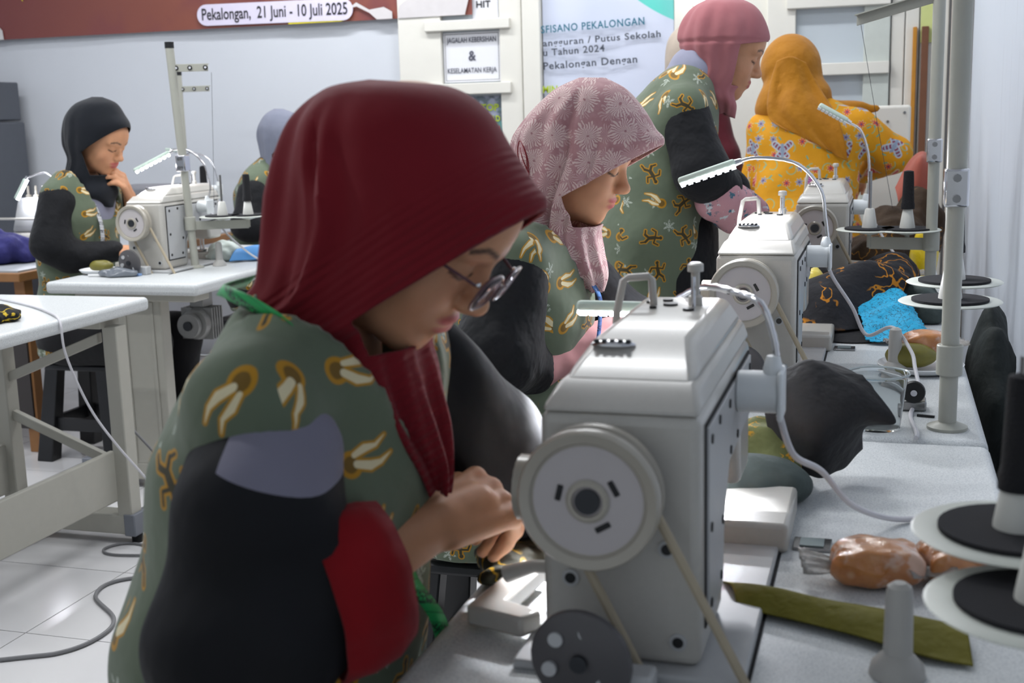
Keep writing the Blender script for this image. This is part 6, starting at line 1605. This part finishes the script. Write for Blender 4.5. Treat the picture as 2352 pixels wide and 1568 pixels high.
for x in (-.08, -.04, 0): MB().lathe([(.012, 0), (.012, .01), (.005, .012), (.005, .05)], (x, -.02, .25), (0, 0, 1), 14).build('tension_knob', M_wheel, ov)
l5 = make_lamp([(-3.40, 4.50, 1.00), (-3.42, 4.50, 1.06), (-3.48, 4.50, 1.10), (-3.56, 4.48, 1.08)], (-3.565, 4.48, 1.075), (-3.61, 4.46, .99), watt=0.6); l5['label'] = 'lit work lamp on the overlock machine at the left edge'
gb = thing('machine_case', 'long grey machine case on the wooden table near the back wall', 'case', (-3.58, 5.55, .743))
MB().box(-.24, .22, -.10, .12, 0, .245).build('case_body', mat('grey_case', (128, 128, 134), 0.5), gb, bevel=.02)
MB().box(-.16, .14, -.105, -.098, .12, .20).build('case_panel', mat('dark_grey_case', (98, 98, 106), 0.5), gb, bevel=.003)
st5 = thread_stand('pale thread stand on the wooden table behind the left stand', (-3.285, 5.30, .743), 0.78, 0.40, 0.17, [(.08, .03, .19), (.13, -.06, .19)], 0.2, 0.71, 0.15)
spool((-3.285+.08, 5.33, .743+.19+.056), 'black thread cone on the pale far stand'); spool((-3.285+.13, 5.24, .743+.19+.056), 'black thread cone nearest the wall on the pale far stand')
l6 = make_lamp([(-3.13, 5.34, 1.0), (-3.15, 5.34, 1.08), (-3.19, 5.34, 1.13), (-3.27, 5.33, 1.155)], (-3.28, 5.33, 1.157), (-3.40, 5.32, 1.170), on=False); l6['label'] = 'switched-off work lamp near the white wall'
# grey machine cabinet behind the yellow blouse
ck = thing('machine_cabinet', 'pale upright machine panel behind the yellow blouse', 'cabinet', (.02, 5.35, 0))
MB().box(-.11, .07, -.03, .0, .55, 1.285).build('panel', M_cream, ck, bevel=.012, seg=3)
MB().box(-.10, .06, -.02, .25, 0, .56).build('cabinet_body', M_plate, ck, bevel=.006)
for x, z in ((-.085, 1.25), (.045, 1.255), (.045, 1.13), (-.02, 1.22)): MB().cyl((x, -.03, z), (x, -.034, z), .006, n=10).build('screw', M_steel, ck)
# floor cables
M_gc = mat('grey_cable', (120, 120, 122), 0.6)
cord('floor_cable', 'thick grey cable curving over the floor tiles at lower left', [(-2.6, 2.0, .006), (-2.05, 2.306, .006), (-1.922, 2.387, .006), (-1.89, 2.50, .006), (-1.93, 2.60, .006), (-2.074, 2.725, .006), (-2.06, 2.85, .006), (-1.8, 2.95, .006)], .0055, M_gc, 80)
cord('floor_cable', 'looped grey cable lying between the two left tables', [(-2.40, 3.46, .005), (-2.25, 3.30, .005), (-2.05, 3.22, .005), (-1.95, 3.1, .005), (-2.2, 3.02, .005), (-2.28, 3.06, .005), (-2.2, 3.12, .005), (-1.9, 3.0, .005)], .004, M_gc, 80)
cord('floor_cable', 'tan cable lying flat from the red tip toward the worker', [(-2.56, 3.26, .005), (-2.4, 3.24, .005), (-2.2, 3.18, .005), (-1.9, 3.2, .005)], .005, mat('tan_floor_cable', (138, 116, 104), 0.6), 40)
cord('power_cord', 'white power cord falling from the left-edge table to the floor', [(-2.66, 3.16, T+.003), (-2.45, 3.04, T+.003), (-2.30, 2.93, T+.004), (-2.195, 2.84, .755), (-2.185, 2.84, .66), (-2.17, 2.90, .50), (-2.13, 2.95, .38), (-2.08, 3.02, .25), (-2.0, 3.05, .12), (-1.93, 3.1, .04), (-1.8, 3.15, .005)], .0036, M_cord, 90)
cord('power_cord', 'grey power cord hanging behind the left-edge table', [(-2.33, 3.24, .70), (-2.30, 3.26, .60), (-2.32, 3.28, .45), (-2.34, 3.30, .36), (-2.26, 3.32, .25), (-2.20, 3.34, .16), (-2.28, 3.38, .06), (-2.40, 3.42, .006)], .0042, M_gc, 60)
heap('cloth_piece', 'black and yellow cloth corner on the left-edge table', 'cloth', (-2.38, 2.78, T), [((0, 0, .015), (.08, .09, .025)), ((-.06, -.03, .02), (.07, .08, .03))], cloth_mat('black_yellow_cloth', (34, 34, 34), (22, 22, 22), (200, 170, 50), 30, (0.45, 0.5)), h=.006, wr=.005, seed=2)
heap('paper_scrap', 'tiny orange scrap on the floor tiles', 'scrap', (-2.63, 3.445, .0005), [((0, 0, .008), (.02, .015, .012))], mat('orange_scrap', (196, 78, 40), 0.7), h=.004, wr=.003)
heap('cloth_piece', 'dark grey cloth on the lap of the grey headscarf worker', 'cloth', (-2.55, 5.15, .60), [((0, 0, .12), (.16, .2, .06)), ((.1, 0, .1), (.14, .18, .07)), ((0, 0, .02), (.1, .12, .1))], cloth_mat('dark_grey_lap_cloth', (70, 72, 72)), h=.014, wr=.010, wf=25, seed=2, floor_z=-.07)

# the area lights already carry the lamps' light: do not sample the small glowing meshes again
for _m in ('led', 'lamp_tube', 'bright_tube'): MATS[_m].cycles.emission_sampling = 'NONE'
